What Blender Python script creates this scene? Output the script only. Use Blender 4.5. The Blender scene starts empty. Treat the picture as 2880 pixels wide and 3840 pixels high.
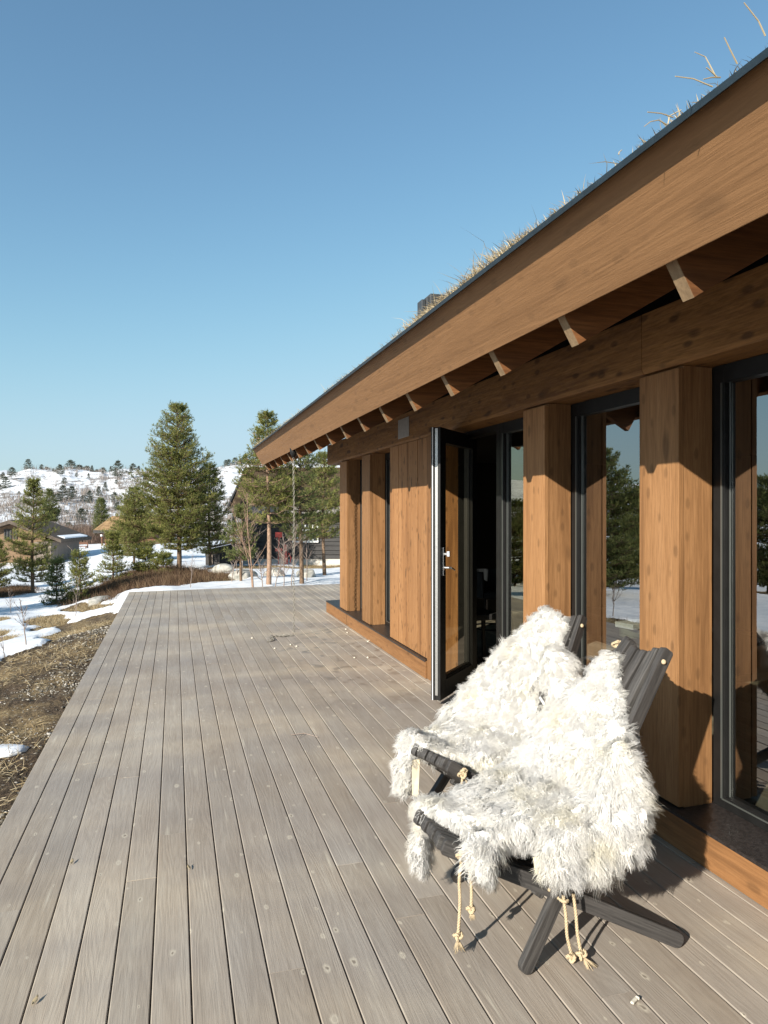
import bpy, bmesh, math, random
import numpy as np
from mathutils import Vector, Matrix
R_ = math.radians
sc = bpy.context.scene
COL = sc.collection

# ------------------------------------------------------------------ camera, sky, sun, exposure
TH = math.atan(785 / 2662.0)            # the camera looks this far to the right of the deck boards
ST, CT = math.sin(TH), math.cos(TH)
CH = 1.6
cam = bpy.data.cameras.new('camera'); camo = bpy.data.objects.new('camera', cam); COL.objects.link(camo)
camo.location = (0, 0, CH); camo.rotation_euler = (R_(90), 0, -TH)
cam.sensor_fit = 'VERTICAL'; cam.sensor_height = 24.0; cam.lens = 24.0 * 2662 / 3840
cam.shift_y = -11 / 3840.0
cam.clip_start = 0.05; cam.clip_end = 12000
sc.camera = camo

SUN = Vector((-1.0, -0.747, 0.578)).normalized()      # towards the sun
w = bpy.data.worlds.new('World'); sc.world = w; w.use_nodes = True
nt = w.node_tree; bg = nt.nodes['Background']
sky = nt.nodes.new('ShaderNodeTexSky'); sky.sky_type = 'NISHITA'; sky.sun_disc = False
sky.sun_elevation = math.asin(SUN.z); sky.sun_rotation = math.atan2(SUN.x, SUN.y)
sky.altitude = 600; sky.air_density = 1.0; sky.dust_density = 1.2; sky.ozone_density = 1.0
# the photograph's sky is even: deep at the top, never bleached at the horizon -> soft shoulder per channel
_sep = nt.nodes.new('ShaderNodeSeparateColor'); _cmb = nt.nodes.new('ShaderNodeCombineColor'); nt.links.new(sky.outputs[0], _sep.inputs[0])
def _m(op, a, b):
    n = nt.nodes.new('ShaderNodeMath'); n.operation = op
    for i, v in enumerate((a, b)):
        if isinstance(v, (int, float)): n.inputs[i].default_value = v
        else: nt.links.new(v, n.inputs[i])
    return n.outputs[0]
for _i, (_g, _c) in enumerate(((.78, 2.9), (1.0, 3.85), (1.0, 4.6))):
    _x = _m('MULTIPLY', _sep.outputs[_i], _g)
    _d = _m('POWER', _m('ADD', _m('POWER', _m('DIVIDE', _x, _c), 4.0), 1.0), .25)
    nt.links.new(_m('DIVIDE', _x, _d), _cmb.inputs[_i])
nt.links.new(_cmb.outputs[0], bg.inputs[0]); bg.inputs[1].default_value = 0.115
sl = bpy.data.lights.new('sun', 'SUN'); sl.energy = 4.9; sl.angle = R_(0.53); sl.color = (1.0, 0.93, 0.82)
so = bpy.data.objects.new('sun', sl); COL.objects.link(so)
so.rotation_euler = (-SUN).to_track_quat('-Z', 'Y').to_euler(); so.location = (-8, -6, 9)
vs = sc.view_settings; vs.view_transform = 'Standard'; vs.look = 'None'; vs.exposure = 0.80; vs.gamma = 1
sc.cycles.caustics_reflective = False; sc.cycles.caustics_refractive = False
sc.cycles.max_bounces = 20; sc.cycles.diffuse_bounces = 18; sc.cycles.transmission_bounces = 10; sc.cycles.transparent_max_bounces = 12
sc.cycles.use_denoising = True

# ------------------------------------------------------------------ helpers
def at(px, py, d):
    """point of the place at depth d along the photograph's view axis"""
    r = (px - 1440) / 2662.0 * d
    return Vector((d * ST + r * CT, d * CT - r * ST, CH - (py - 1909) / 2662.0 * d))

def polar(px, d):
    p = at(px, 1909, d); return p.x, p.y

class MB:
    def __init__(s): s.v = []; s.f = []; s.r = []
    def add(s, vs_, fs, r=0.5):
        b = len(s.v); s.v += [tuple(p) for p in vs_]; s.f += [tuple(b + i for i in f) for f in fs]
        s.r += [r] * len(vs_)
    def box(s, x0, x1, y0, y1, z0, z1, r=0.5, M=None):
        vs_ = [Vector((x, y, z)) for z in (z0, z1) for y in (y0, y1) for x in (x0, x1)]
        if M is not None: vs_ = [M @ p for p in vs_]
        s.add(vs_, [(0, 2, 3, 1), (4, 5, 7, 6), (0, 1, 5, 4), (2, 6, 7, 3), (0, 4, 6, 2), (1, 3, 7, 5)], r)
    def extrude_y(s, prof, y0, y1, r=0.5, M=None):
        """prof: list of (x,z), counter-clockwise seen from -Y"""
        n = len(prof)
        vs_ = [Vector((x, y0, z)) for x, z in prof] + [Vector((x, y1, z)) for x, z in prof]
        if M is not None: vs_ = [M @ p for p in vs_]
        fs = [tuple(range(n)), tuple(range(2 * n - 1, n - 1, -1))]
        fs += [(i, i + n, (i + 1) % n + n, (i + 1) % n) for i in range(n)]
        s.add(vs_, fs, r)
    def bar(s, p0, p1, wid, hei, up=(0, 0, 1), r=0.5, ch=0.0, round1=False):
        """bar from p0 to p1; hei along up, wid sideways; ch = chamfer"""
        p0 = Vector(p0); p1 = Vector(p1); a = (p1 - p0).normalized()
        sd = a.cross(Vector(up)).normalized(); u = sd.cross(a).normalized()
        W, H = wid / 2, hei / 2
        if ch > 0:
            c = ch; ring = [(-W + c, -H), (W - c, -H), (W, -H + c), (W, H - c), (W - c, H), (-W + c, H), (-W, H - c), (-W, -H + c)]
        else: ring = [(-W, -H), (W, -H), (W, H), (-W, H)]
        L = (p1 - p0).length
        secs = [(0, 0.72), (min(0.012, L * .2), 1.0), (L - min(0.012, L * .2), 1.0), (L, 0.72)] if ch > 0 else [(0, 1), (L, 1)]
        if round1:
            k = H; secs = [(0, .3), (k * .25, .66), (k * .6, .9), (k, 1.0)] + secs[2:]
        vs_ = []
        for (t, sc_) in secs:
            for (x, y) in ring: vs_.append(p0 + a * t + sd * (x * (1 if ch == 0 else (.9 + .1 * sc_))) + u * (y * sc_))
        n = len(ring); fs = [tuple(range(n - 1, -1, -1)), tuple(range((len(secs) - 1) * n, len(secs) * n))]
        for k in range(len(secs) - 1):
            for i in range(n): fs.append((k * n + i, k * n + (i + 1) % n, (k + 1) * n + (i + 1) % n, (k + 1) * n + i))
        s.add(vs_, fs, r)
    def tube(s, pts, rad, n=6, r=0.5, cap=True):
        pts = [Vector(p) for p in pts]
        if not hasattr(rad, '__len__'): rad = [rad] * len(pts)
        b = len(s.v); ref = None; fs = []; vs_ = []
        for i, p in enumerate(pts):
            t = (pts[min(i + 1, len(pts) - 1)] - pts[max(i - 1, 0)])
            if t.length < 1e-9: t = Vector((0, 0, 1))
            t.normalize()
            if ref is None:
                ref = Vector((0, 0, 1)) if abs(t.z) < .9 else Vector((1, 0, 0))
            x = (ref - t * ref.dot(t));
            x = x.normalized() if x.length > 1e-6 else t.orthogonal().normalized()
            ref = x; y = t.cross(x)
            for k in range(n):
                a = 2 * math.pi * k / n
                vs_.append(p + (x * math.cos(a) + y * math.sin(a)) * rad[i])
        for i in range(len(pts) - 1):
            for k in range(n):
                fs.append((i * n + k, i * n + (k + 1) % n, (i + 1) * n + (k + 1) % n, (i + 1) * n + k))
        if cap: fs += [tuple(range(n - 1, -1, -1)), tuple((len(pts) - 1) * n + k for k in range(n))]
        s.add(vs_, fs, r)
    def build(s, name, mat, parent=None, smooth=False, bevel=0):
        me = bpy.data.meshes.new(name); me.from_pydata(s.v, [], s.f); me.update()
        at_ = me.attributes.new('rnd', 'FLOAT', 'POINT'); at_.data.foreach_set('value', s.r)
        return link(name, me, mat, parent, smooth, bevel)

def link(name, me, mat, parent=None, smooth=False, bevel=0):
    if mat is not None:
        for m_ in (mat if isinstance(mat, (list, tuple)) else [mat]): me.materials.append(m_)
    if smooth: me.polygons.foreach_set('use_smooth', [True] * len(me.polygons))
    o = bpy.data.objects.new(name, me); COL.objects.link(o)
    if parent is not None:
        o.parent = parent; o.matrix_parent_inverse = Matrix.Identity(4)
    if bevel:
        b = o.modifiers.new('bevel', 'BEVEL'); b.width = bevel; b.segments = 2; b.limit_method = 'ANGLE'
    return o

def npmesh(name, V, F, mat, parent=None, smooth=False, rnd=None, attrs=None):
    """V (n,3) float, F (m,3|4) int arrays"""
    me = bpy.data.meshes.new(name); V = np.asarray(V, dtype=np.float32); F = np.asarray(F, dtype=np.int32)
    k = F.shape[1]
    me.vertices.add(len(V)); me.vertices.foreach_set('co', V.ravel())
    me.loops.add(F.size); me.loops.foreach_set('vertex_index', F.ravel())
    me.polygons.add(len(F)); me.polygons.foreach_set('loop_start', np.arange(0, F.size, k, dtype=np.int32))
    me.polygons.foreach_set('loop_total', np.full(len(F), k, dtype=np.int32))
    me.update(calc_edges=True); me.validate()
    for an, av in ([('rnd', rnd)] if rnd is not None else []) + list((attrs or {}).items()):
        a = me.attributes.new(an, 'FLOAT', 'POINT'); a.data.foreach_set('value', np.asarray(av, dtype=np.float32))
    return link(name, me, mat, parent, smooth)

def tag(o, label=None, cat=None, group=None, kind=None):
    if label: o['label'] = label
    if cat: o['category'] = cat
    if group: o['group'] = group
    if kind: o['kind'] = kind
    return o

def empty(name, loc, rz=0):
    o = bpy.data.objects.new(name, None); COL.objects.link(o); o.location = loc
    o.rotation_euler = (0, 0, rz); o.empty_display_size = .1
    return o

# value noise for shaping the ground
_rs = np.random.RandomState(7); _G = _rs.rand(256, 256)
def vnoise(x, y):
    x = np.asarray(x, float); y = np.asarray(y, float)
    xi = np.floor(x).astype(int); yi = np.floor(y).astype(int); fx = x - xi; fy = y - yi
    fx = fx * fx * (3 - 2 * fx); fy = fy * fy * (3 - 2 * fy)
    g = lambda a, b: _G[a % 256, b % 256]
    return (g(xi, yi) * (1 - fx) + g(xi + 1, yi) * fx) * (1 - fy) + (g(xi, yi + 1) * (1 - fx) + g(xi + 1, yi + 1) * fx) * fy
def fbm(x, y, o=4):
    s = 0; a = .5
    for i in range(o): s = s + a * (vnoise(x * 2 ** i + 17.3 * i, y * 2 ** i + 9.1 * i) - .5); a *= .5
    return s * 2
def sstep(a, b, x):
    t = np.clip((np.asarray(x, float) - a) / (b - a), 0, 1); return t * t * (3 - 2 * t)

# ------------------------------------------------------------------ materials
def new_mat(name):
    m = bpy.data.materials.new(name); m.use_nodes = True
    t = m.node_tree; b = t.nodes['Principled BSDF']
    return m, t, b
def N(t, ty, **kw):
    n = t.nodes.new(ty)
    for k, v in kw.items():
        if k in n.inputs.keys() if hasattr(n.inputs, 'keys') else False: n.inputs[k].default_value = v
        else: setattr(n, k, v)
    return n
def lk(t, a, b): t.links.new(a, b)
def ramp(t, fac, stops, interp='LINEAR'):
    r = t.nodes.new('ShaderNodeValToRGB'); r.color_ramp.interpolation = interp
    e = r.color_ramp.elements
    while len(e) < len(stops): e.new(0.5)
    for i, (p, c) in enumerate(stops):
        e[i].position = p; e[i].color = (*c, 1) if len(c) == 3 else c
    if fac is not None: lk(t, fac, r.inputs[0])
    return r
def mixc(t, fac, a, b, bt='MIX'):
    m = t.nodes.new('ShaderNodeMix'); m.data_type = 'RGBA'; m.blend_type = bt
    for i, v in ((0, fac), (6, a), (7, b)):
        if isinstance(v, (int, float)): m.inputs[i].default_value = v
        elif isinstance(v, tuple): m.inputs[i].default_value = (*v, 1) if len(v) == 3 else v
        else: lk(t, v, m.inputs[i])
    return m.outputs[2]
def mth(t, op, a, b=0.0, c=None):
    m = t.nodes.new('ShaderNodeMath'); m.operation = op
    for i, v in enumerate((a, b) if c is None else (a, b, c)):
        if isinstance(v, (int, float)): m.inputs[i].default_value = v
        else: lk(t, v, m.inputs[i])
    return m.outputs[0]
def coords(t, scale=(1, 1, 1), loc=(0, 0, 0), rot=(0, 0, 0)):
    c = t.nodes.new('ShaderNodeTexCoord'); m = t.nodes.new('ShaderNodeMapping')
    m.inputs['Scale'].default_value = scale; m.inputs['Location'].default_value = loc; m.inputs['Rotation'].default_value = rot
    lk(t, c.outputs['Object'], m.inputs['Vector']); return m.outputs[0]
def noise(t, vec, scale, detail=4, rough=.55, dist=0):
    n = t.nodes.new('ShaderNodeTexNoise'); n.inputs['Scale'].default_value = scale
    n.inputs['Detail'].default_value = detail; n.inputs['Roughness'].default_value = rough; n.inputs['Distortion'].default_value = dist
    if vec is not None: lk(t, vec, n.inputs['Vector'])
    return n.outputs[0]
def voro(t, vec, scale, feat='F1'):
    n = t.nodes.new('ShaderNodeTexVoronoi'); n.feature = feat; n.inputs['Scale'].default_value = scale
    lk(t, vec, n.inputs['Vector']); return n
def bump(t, h, strength, dist=.01, normal=None):
    b = t.nodes.new('ShaderNodeBump'); b.inputs['Strength'].default_value = strength; b.inputs['Distance'].default_value = dist
    lk(t, h, b.inputs['Height'])
    if normal is not None: lk(t, normal, b.inputs['Normal'])
    return b.outputs[0]
def attr(t, name='rnd'):
    a = t.nodes.new('ShaderNodeAttribute'); a.attribute_name = name; return a.outputs['Fac']

def wood(name, lite, mid, dark, axis='z', knot=1.0, kscale=3.2, bstr=.5, rough=.72, kcol=None, streak=1.0, hew=0.0, board=None, ring=0.35):
    m, t, b = new_mat(name)
    S = {'x': (.05, 1, 1), 'y': (1, .05, 1), 'z': (1, 1, .05)}[axis]
    S2 = {'x': (.3, 1, 1), 'y': (1, .3, 1), 'z': (1, 1, .3)}[axis]
    v = coords(t, S)
    rn = attr(t)
    ofs = N(t, 'ShaderNodeVectorMath', operation='ADD'); cmb = N(t, 'ShaderNodeCombineXYZ')
    for i in range(3): lk(t, mth(t, 'MULTIPLY', rn, 7.3 + i * 3.1), cmb.inputs[i])
    lk(t, v, ofs.inputs[0]); lk(t, cmb.outputs[0], ofs.inputs[1]); v = ofs.outputs[0]
    fine = noise(t, v, 120, 6, .7)
    med = noise(t, v, 34, 4, .6, .4)
    big = noise(t, v, 7, 3, .6, .6)
    # contour rings of the sawn grain
    w1 = mth(t, 'SINE', mth(t, 'MULTIPLY', noise(t, v, 5.5, 2, .5, .3), 95.0))
    v2 = coords(t, S2)
    dis = N(t, 'ShaderNodeVectorMath', operation='ADD'); cm = N(t, 'ShaderNodeVectorMath', operation='SCALE')
    nn = N(t, 'ShaderNodeTexNoise'); nn.inputs['Scale'].default_value = 9; lk(t, v2, nn.inputs['Vector'])
    lk(t, nn.outputs['Color'], cm.inputs[0]); cm.inputs['Scale'].default_value = .09
    lk(t, v2, dis.inputs[0]); lk(t, cm.outputs[0], dis.inputs[1])
    vo = voro(t, dis.outputs[0], kscale * 2.4)
    kd = vo.outputs['Distance']; sep = N(t, 'ShaderNodeSeparateColor'); lk(t, vo.outputs['Color'], sep.inputs[0])
    on = mth(t, 'GREATER_THAN', sep.outputs[0], .34)
    kr = mth(t, 'MULTIPLY_ADD', sep.outputs[1], .14, .10)
    km = mth(t, 'MULTIPLY', on, ramp(t, mth(t, 'DIVIDE', kd, kr), [(0.55, (1, 1, 1)), (1.0, (0, 0, 0))]).outputs[0])
    base = ramp(t, mth(t, 'ADD', mth(t, 'MULTIPLY', big, .55), mth(t, 'MULTIPLY', med, .45)), [(.36, dark), (.48, mid), (.66, lite)]).outputs[0]
    base = mixc(t, mth(t, 'MULTIPLY', ramp(t, fine, [(.40, (1, 1, 1)), (.56, (0, 0, 0))]).outputs[0], .55 * streak), base, dark)
    base = mixc(t, mth(t, 'MULTIPLY', mth(t, 'MULTIPLY_ADD', w1, .5, .5), ring * .6), base, dark)
    tone = mth(t, 'MULTIPLY_ADD', rn, .34, .83)
    hs = N(t, 'ShaderNodeHueSaturation'); lk(t, base, hs.inputs['Color']); lk(t, tone, hs.inputs['Value'])
    base = hs.outputs[0]
    kc = kcol or tuple(c * .35 for c in dark)
    base = mixc(t, mth(t, 'MULTIPLY', km, .8 * knot), base, kc)
    # dark slanting tear marks
    vt = coords(t, {'x': (1.4, 3, 3), 'y': (3, 1.4, 3), 'z': (3, 3, 1.4)}[axis], rot=(.5, .5, .5))
    vm = voro(t, vt, kscale * 1.7); sp = N(t, 'ShaderNodeSeparateColor'); lk(t, vm.outputs['Color'], sp.inputs[0])
    tm = mth(t, 'MULTIPLY', mth(t, 'GREATER_THAN', sp.outputs[2], .35), ramp(t, vm.outputs['Distance'], [(.16, (1, 1, 1)), (.28, (0, 0, 0))]).outputs[0])
    base = mixc(t, mth(t, 'MULTIPLY', tm, .6 * knot), base, kc)
    lk(t, base, b.inputs['Base Color']); b.inputs['Roughness'].default_value = rough
    b.inputs['Specular IOR Level'].default_value = .3
    h = mth(t, 'ADD', mth(t, 'MULTIPLY', fine, .5), mth(t, 'MULTIPLY', w1, .13 * ring * 2))
    nrm = bump(t, h, bstr, .004)
    if hew: nrm = bump(t, noise(t, coords(t, {'x': (.6, 1, 1), 'y': (1, .6, 1), 'z': (1, 1, .6)}[axis]), 14, 2, .5), hew, .03, nrm)
    lk(t, nrm, b.inputs['Normal'])
    return m

OL, OM, OD = (.335, .178, .078), (.278, .141, .057), (.165, .079, .030)
M_col = wood('stained_column_wood', OL, OM, OD, 'z', knot=.6, bstr=.6, ring=.18)
M_clad = wood('stained_cladding_wood', (.33, .172, .073), (.27, .133, .052), (.155, .071, .027), 'z', knot=.9, kscale=4, bstr=.5, ring=.18)
M_beam = wood('stained_beam_wood', (.33, .165, .052), (.25, .117, .034), (.115, .049, .014), 'y', knot=1.1, kscale=2.6, hew=.35, bstr=.5)
M_fas = wood('sawn_fascia_wood', (.245, .131, .058), (.222, .117, .051), (.175, .090, .038), 'y', knot=.35, kscale=3.2, bstr=1.0, ring=.22)
M_plinth = wood('plinth_wood', (.335, .17, .071), (.28, .136, .053), (.175, .083, .032), 'y', knot=.6, kscale=2.4)
M_raf = wood('rafter_wood', (.27, .12, .042), (.18, .075, .026), (.09, .036, .013), 'x', knot=.2)
M_end = wood('weathered_end_wood', (.27, .19, .11), (.22, .15, .085), (.15, .10, .055), 'z', knot=.2)
M_slat = wood('charcoal_oiled_slats', (.115, .108, .10), (.075, .070, .066), (.035, .032, .031), 'z', knot=.25, kscale=3, rough=.6, bstr=.8, streak=1.6)
M_slatx = wood('charcoal_oiled_seat_slats', (.10, .095, .088), (.068, .063, .06), (.032, .03, .029), 'x', knot=.25, kscale=3, rough=.6, bstr=.8, streak=1.6)

def plain(name, col, rough=.5, metal=0, spec=.5, nz=0.0, nscale=40, bstr=0.0, col2=None):
    m, t, b = new_mat(name)
    b.inputs['Roughness'].default_value = rough; b.inputs['Metallic'].default_value = metal
    b.inputs['Specular IOR Level'].default_value = spec
    v = coords(t)
    n1 = noise(t, v, nscale, 5, .6)
    c2 = col2 or tuple(c * (1 - nz) for c in col)
    lk(t, ramp(t, n1, [(.35, c2), (.62, col)]).outputs[0], b.inputs['Base Color'])
    if bstr: lk(t, bump(t, n1, bstr, .01), b.inputs['Normal'])
    return m
M_black = plain('black_aluminium', (.012, .012, .012), .5, 0, .22, .3, 12)
M_flash = plain('dark_sill_flashing', (.045, .038, .036), .38, .2, .5, .5, 60, .25)
M_edge = plain('blue_grey_roof_flashing', (.035, .060, .080), .4, .5, .5, .3, 20)
M_alu = plain('brushed_aluminium', (.40, .40, .39), .38, .9, .5, .15, 60)
M_white = plain('white_gasket', (.75, .75, .73), .6)
M_galv = plain('galvanised_steel', (.36, .34, .29), .5, .55, .5, .45, 120)
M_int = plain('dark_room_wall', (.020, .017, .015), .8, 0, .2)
M_intf = wood('room_floor_boards', (.42, .36, .27), (.34, .29, .22), (.22, .18, .13), 'y', knot=.3)
M_rope = plain('hemp_rope', (.62, .50, .33), .9, 0, .1, .35, 300, .4)
M_dark = plain('near_black_backing', (.012, .011, .010), .9, 0, .1)
M_plate = plain('grey_metal_plate', (.40, .38, .35), .45, .4, .5, .2, 30)

def glass_mat(name, f0, tint_, ripple=0):
    """pane: the outward face mirrors (coated double glazing), the inner face only lets light through"""
    m = bpy.data.materials.new(name); m.use_nodes = True; t = m.node_tree; t.nodes.clear()
    out = N(t, 'ShaderNodeOutputMaterial'); mx = N(t, 'ShaderNodeMixShader'); lw = N(t, 'ShaderNodeLayerWeight'); lw.inputs[0].default_value = .5
    f = mth(t, 'MULTIPLY_ADD', mth(t, 'POWER', lw.outputs['Facing'], 4.0), 1 - f0, f0)
    g = N(t, 'ShaderNodeNewGeometry'); f = mth(t, 'MULTIPLY', f, mth(t, 'SUBTRACT', 1.0, g.outputs['Backfacing']))
    tr = N(t, 'ShaderNodeBsdfTransparent'); tr.inputs[0].default_value = (*tint_, 1)
    gl = N(t, 'ShaderNodeBsdfGlossy'); gl.inputs['Roughness'].default_value = 0.0
    lk(t, f, mx.inputs[0]); lk(t, tr.outputs[0], mx.inputs[1]); lk(t, gl.outputs[0], mx.inputs[2]); lk(t, mx.outputs[0], out.inputs[0])
    if ripple:
        b = N(t, 'ShaderNodeBump'); b.inputs['Strength'].default_value = ripple; b.inputs['Distance'].default_value = .05
        lk(t, noise(t, coords(t), 1.4, 1), b.inputs['Height']); lk(t, b.outputs[0], gl.inputs['Normal'])
    return m
M_glass = glass_mat('coated_window_glass', .42, (.84, .86, .82), .010)
M_glass2 = glass_mat('clear_door_glass', .10, (.93, .90, .78))

def deck_mat():
    m, t, b = new_mat('weathered_deck_boards')
    rn = attr(t)
    cmb = N(t, 'ShaderNodeCombineXYZ'); ofs = N(t, 'ShaderNodeVectorMath', operation='ADD')
    for i in range(3): lk(t, mth(t, 'MULTIPLY', rn, 13.7 * (i + 1)), cmb.inputs[i])
    lk(t, coords(t), ofs.inputs[0]); lk(t, cmb.outputs[0], ofs.inputs[1])
    def mapped(s):
        mp = N(t, 'ShaderNodeMapping'); mp.inputs['Scale'].default_value = s; lk(t, ofs.outputs[0], mp.inputs[0]); return mp.outputs[0]
    g = mapped((1, .035, 1))
    fine = noise(t, g, 260, 4, .6); med = noise(t, g, 60, 4, .6, .3); big = noise(t, mapped((1, .12, 1)), 9, 3, .6)
    col = ramp(t, mth(t, 'ADD', mth(t, 'MULTIPLY', big, .6), mth(t, 'MULTIPLY', med, .4)),
               [(.32, (.302, .258, .212)), (.5, (.350, .305, .256)), (.68, (.392, .350, .298))]).outputs[0]
    col = mixc(t, mth(t, 'MULTIPLY', ramp(t, fine, [(.38, (1, 1, 1)), (.52, (0, 0, 0))]).outputs[0], .17), col, (.14, .12, .10))
    wv = mth(t, 'SINE', mth(t, 'MULTIPLY', noise(t, mapped((1, .09, 1)), 6, 2, .5), 150.0))
    col = mixc(t, mth(t, 'MULTIPLY', mth(t, 'MULTIPLY_ADD', wv, .5, .5), .09), col, (.13, .10, .08))
    hs = N(t, 'ShaderNodeHueSaturation'); lk(t, col, hs.inputs['Color']); lk(t, mth(t, 'MULTIPLY_ADD', rn, .16, .93), hs.inputs['Value'])
    lk(t, mth(t, 'MULTIPLY_ADD', noise(t, mapped((1, 1, 1)), .9, 2), .9, .55), hs.inputs['Saturation'])
    wcl = mapped((1, 1, 1)); pane_light = noise(t, coords(t, (.45, 1, 1), rot=(0, 0, .35)), 1.3, 3, .5)
    col = mixc(t, 1.0, hs.outputs[0], ramp(t, pane_light, [(.34, (.84, .84, .86)), (.5, (.96, .96, .96)), (.62, (1.15, 1.14, 1.09))]).outputs[0], 'MULTIPLY')  # soft bands of light thrown back by the windows, painted into the board colour
    # pale knots with a dark heart, and the pale worn streaks that run from them
    kv0 = mapped((1, .55, 1)); kn = N(t, 'ShaderNodeTexNoise'); kn.inputs['Scale'].default_value = 55; lk(t, kv0, kn.inputs['Vector'])
    ks = N(t, 'ShaderNodeVectorMath', operation='SCALE'); lk(t, kn.outputs['Color'], ks.inputs[0]); ks.inputs['Scale'].default_value = .014
    ka = N(t, 'ShaderNodeVectorMath', operation='ADD'); lk(t, kv0, ka.inputs[0]); lk(t, ks.outputs[0], ka.inputs[1]); kv = ka.outputs[0]; vo = voro(t, kv, 7.0); vo.voronoi_dimensions = '2D'; sp = N(t, 'ShaderNodeSeparateColor'); lk(t, vo.outputs['Color'], sp.inputs[0])
    on = mth(t, 'GREATER_THAN', sp.outputs[0], .33); rr = mth(t, 'MULTIPLY_ADD', mth(t, 'POWER', sp.outputs[1], 2.0), .085, .045)
    rel = mth(t, 'DIVIDE', vo.outputs['Distance'], rr)
    ringm = mth(t, 'MULTIPLY', on, ramp(t, rel, [(.30, (.55, .55, .55)), (.5, (1, 1, 1)), (.7, (.6, .6, .6)), (1.15, (0, 0, 0))]).outputs[0])
    heart = mth(t, 'MULTIPLY', mth(t, 'MULTIPLY', on, mth(t, 'GREATER_THAN', sp.outputs[2], .5)), ramp(t, rel, [(.2, (1, 1, 1)), (.42, (0, 0, 0))]).outputs[0])
    col = mixc(t, mth(t, 'MULTIPLY', ringm, .75), col, (.52, .47, .38))
    col = mixc(t, mth(t, 'MULTIPLY', heart, .6), col, (.10, .075, .055))
    sv = mapped((1, .12, 1)); vs2 = voro(t, sv, 10.5); vs2.voronoi_dimensions = '2D'; s2 = N(t, 'ShaderNodeSeparateColor'); lk(t, vs2.outputs['Color'], s2.inputs[0])
    st = mth(t, 'MULTIPLY', mth(t, 'GREATER_THAN', s2.outputs[0], .6), ramp(t, vs2.outputs['Distance'], [(.03, (1, 1, 1)), (.16, (0, 0, 0))]).outputs[0])
    st = mth(t, 'MULTIPLY', st, ramp(t, med, [(.45, (0, 0, 0)), (.62, (1, 1, 1))]).outputs[0])
    col = mixc(t, mth(t, 'MULTIPLY', st, .7), col, (.50, .455, .37))
    # damp marks near the corner of the cabin
    wc = N(t, 'ShaderNodeTexCoord'); sx = N(t, 'ShaderNodeSeparateXYZ'); lk(t, wc.outputs['Object'], sx.inputs[0])
    dx = mth(t, 'SUBTRACT', sx.outputs[0], 1.75); dy = mth(t, 'MULTIPLY', mth(t, 'SUBTRACT', sx.outputs[1], 7.9), .30)
    rd = mth(t, 'SQRT', mth(t, 'ADD', mth(t, 'MULTIPLY', dx, dx), mth(t, 'MULTIPLY', dy, dy)))
    area = ramp(t, rd, [(.35, (1, 1, 1)), (.95, (0, 0, 0))]).outputs[0]
    dn = ramp(t, noise(t, wc.outputs['Object'], 7.5, 2, .45), [(.60, (0, 0, 0)), (.625, (1, 1, 1))]).outputs[0]
    damp = mth(t, 'MULTIPLY', area, dn)
    col = mixc(t, mth(t, 'MULTIPLY', damp, .45), col, (.075, .062, .05))
    lk(t, col, b.inputs['Base Color'])
    lk(t, mth(t, 'MULTIPLY_ADD', damp, -.25, .66), b.inputs['Roughness']); b.inputs['Specular IOR Level'].default_value = .35
    lk(t, bump(t, mth(t, 'ADD', fine, mth(t, 'MULTIPLY', wv, .12)), .35, .003), b.inputs['Normal'])
    return m
M_deck = deck_mat()

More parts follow.
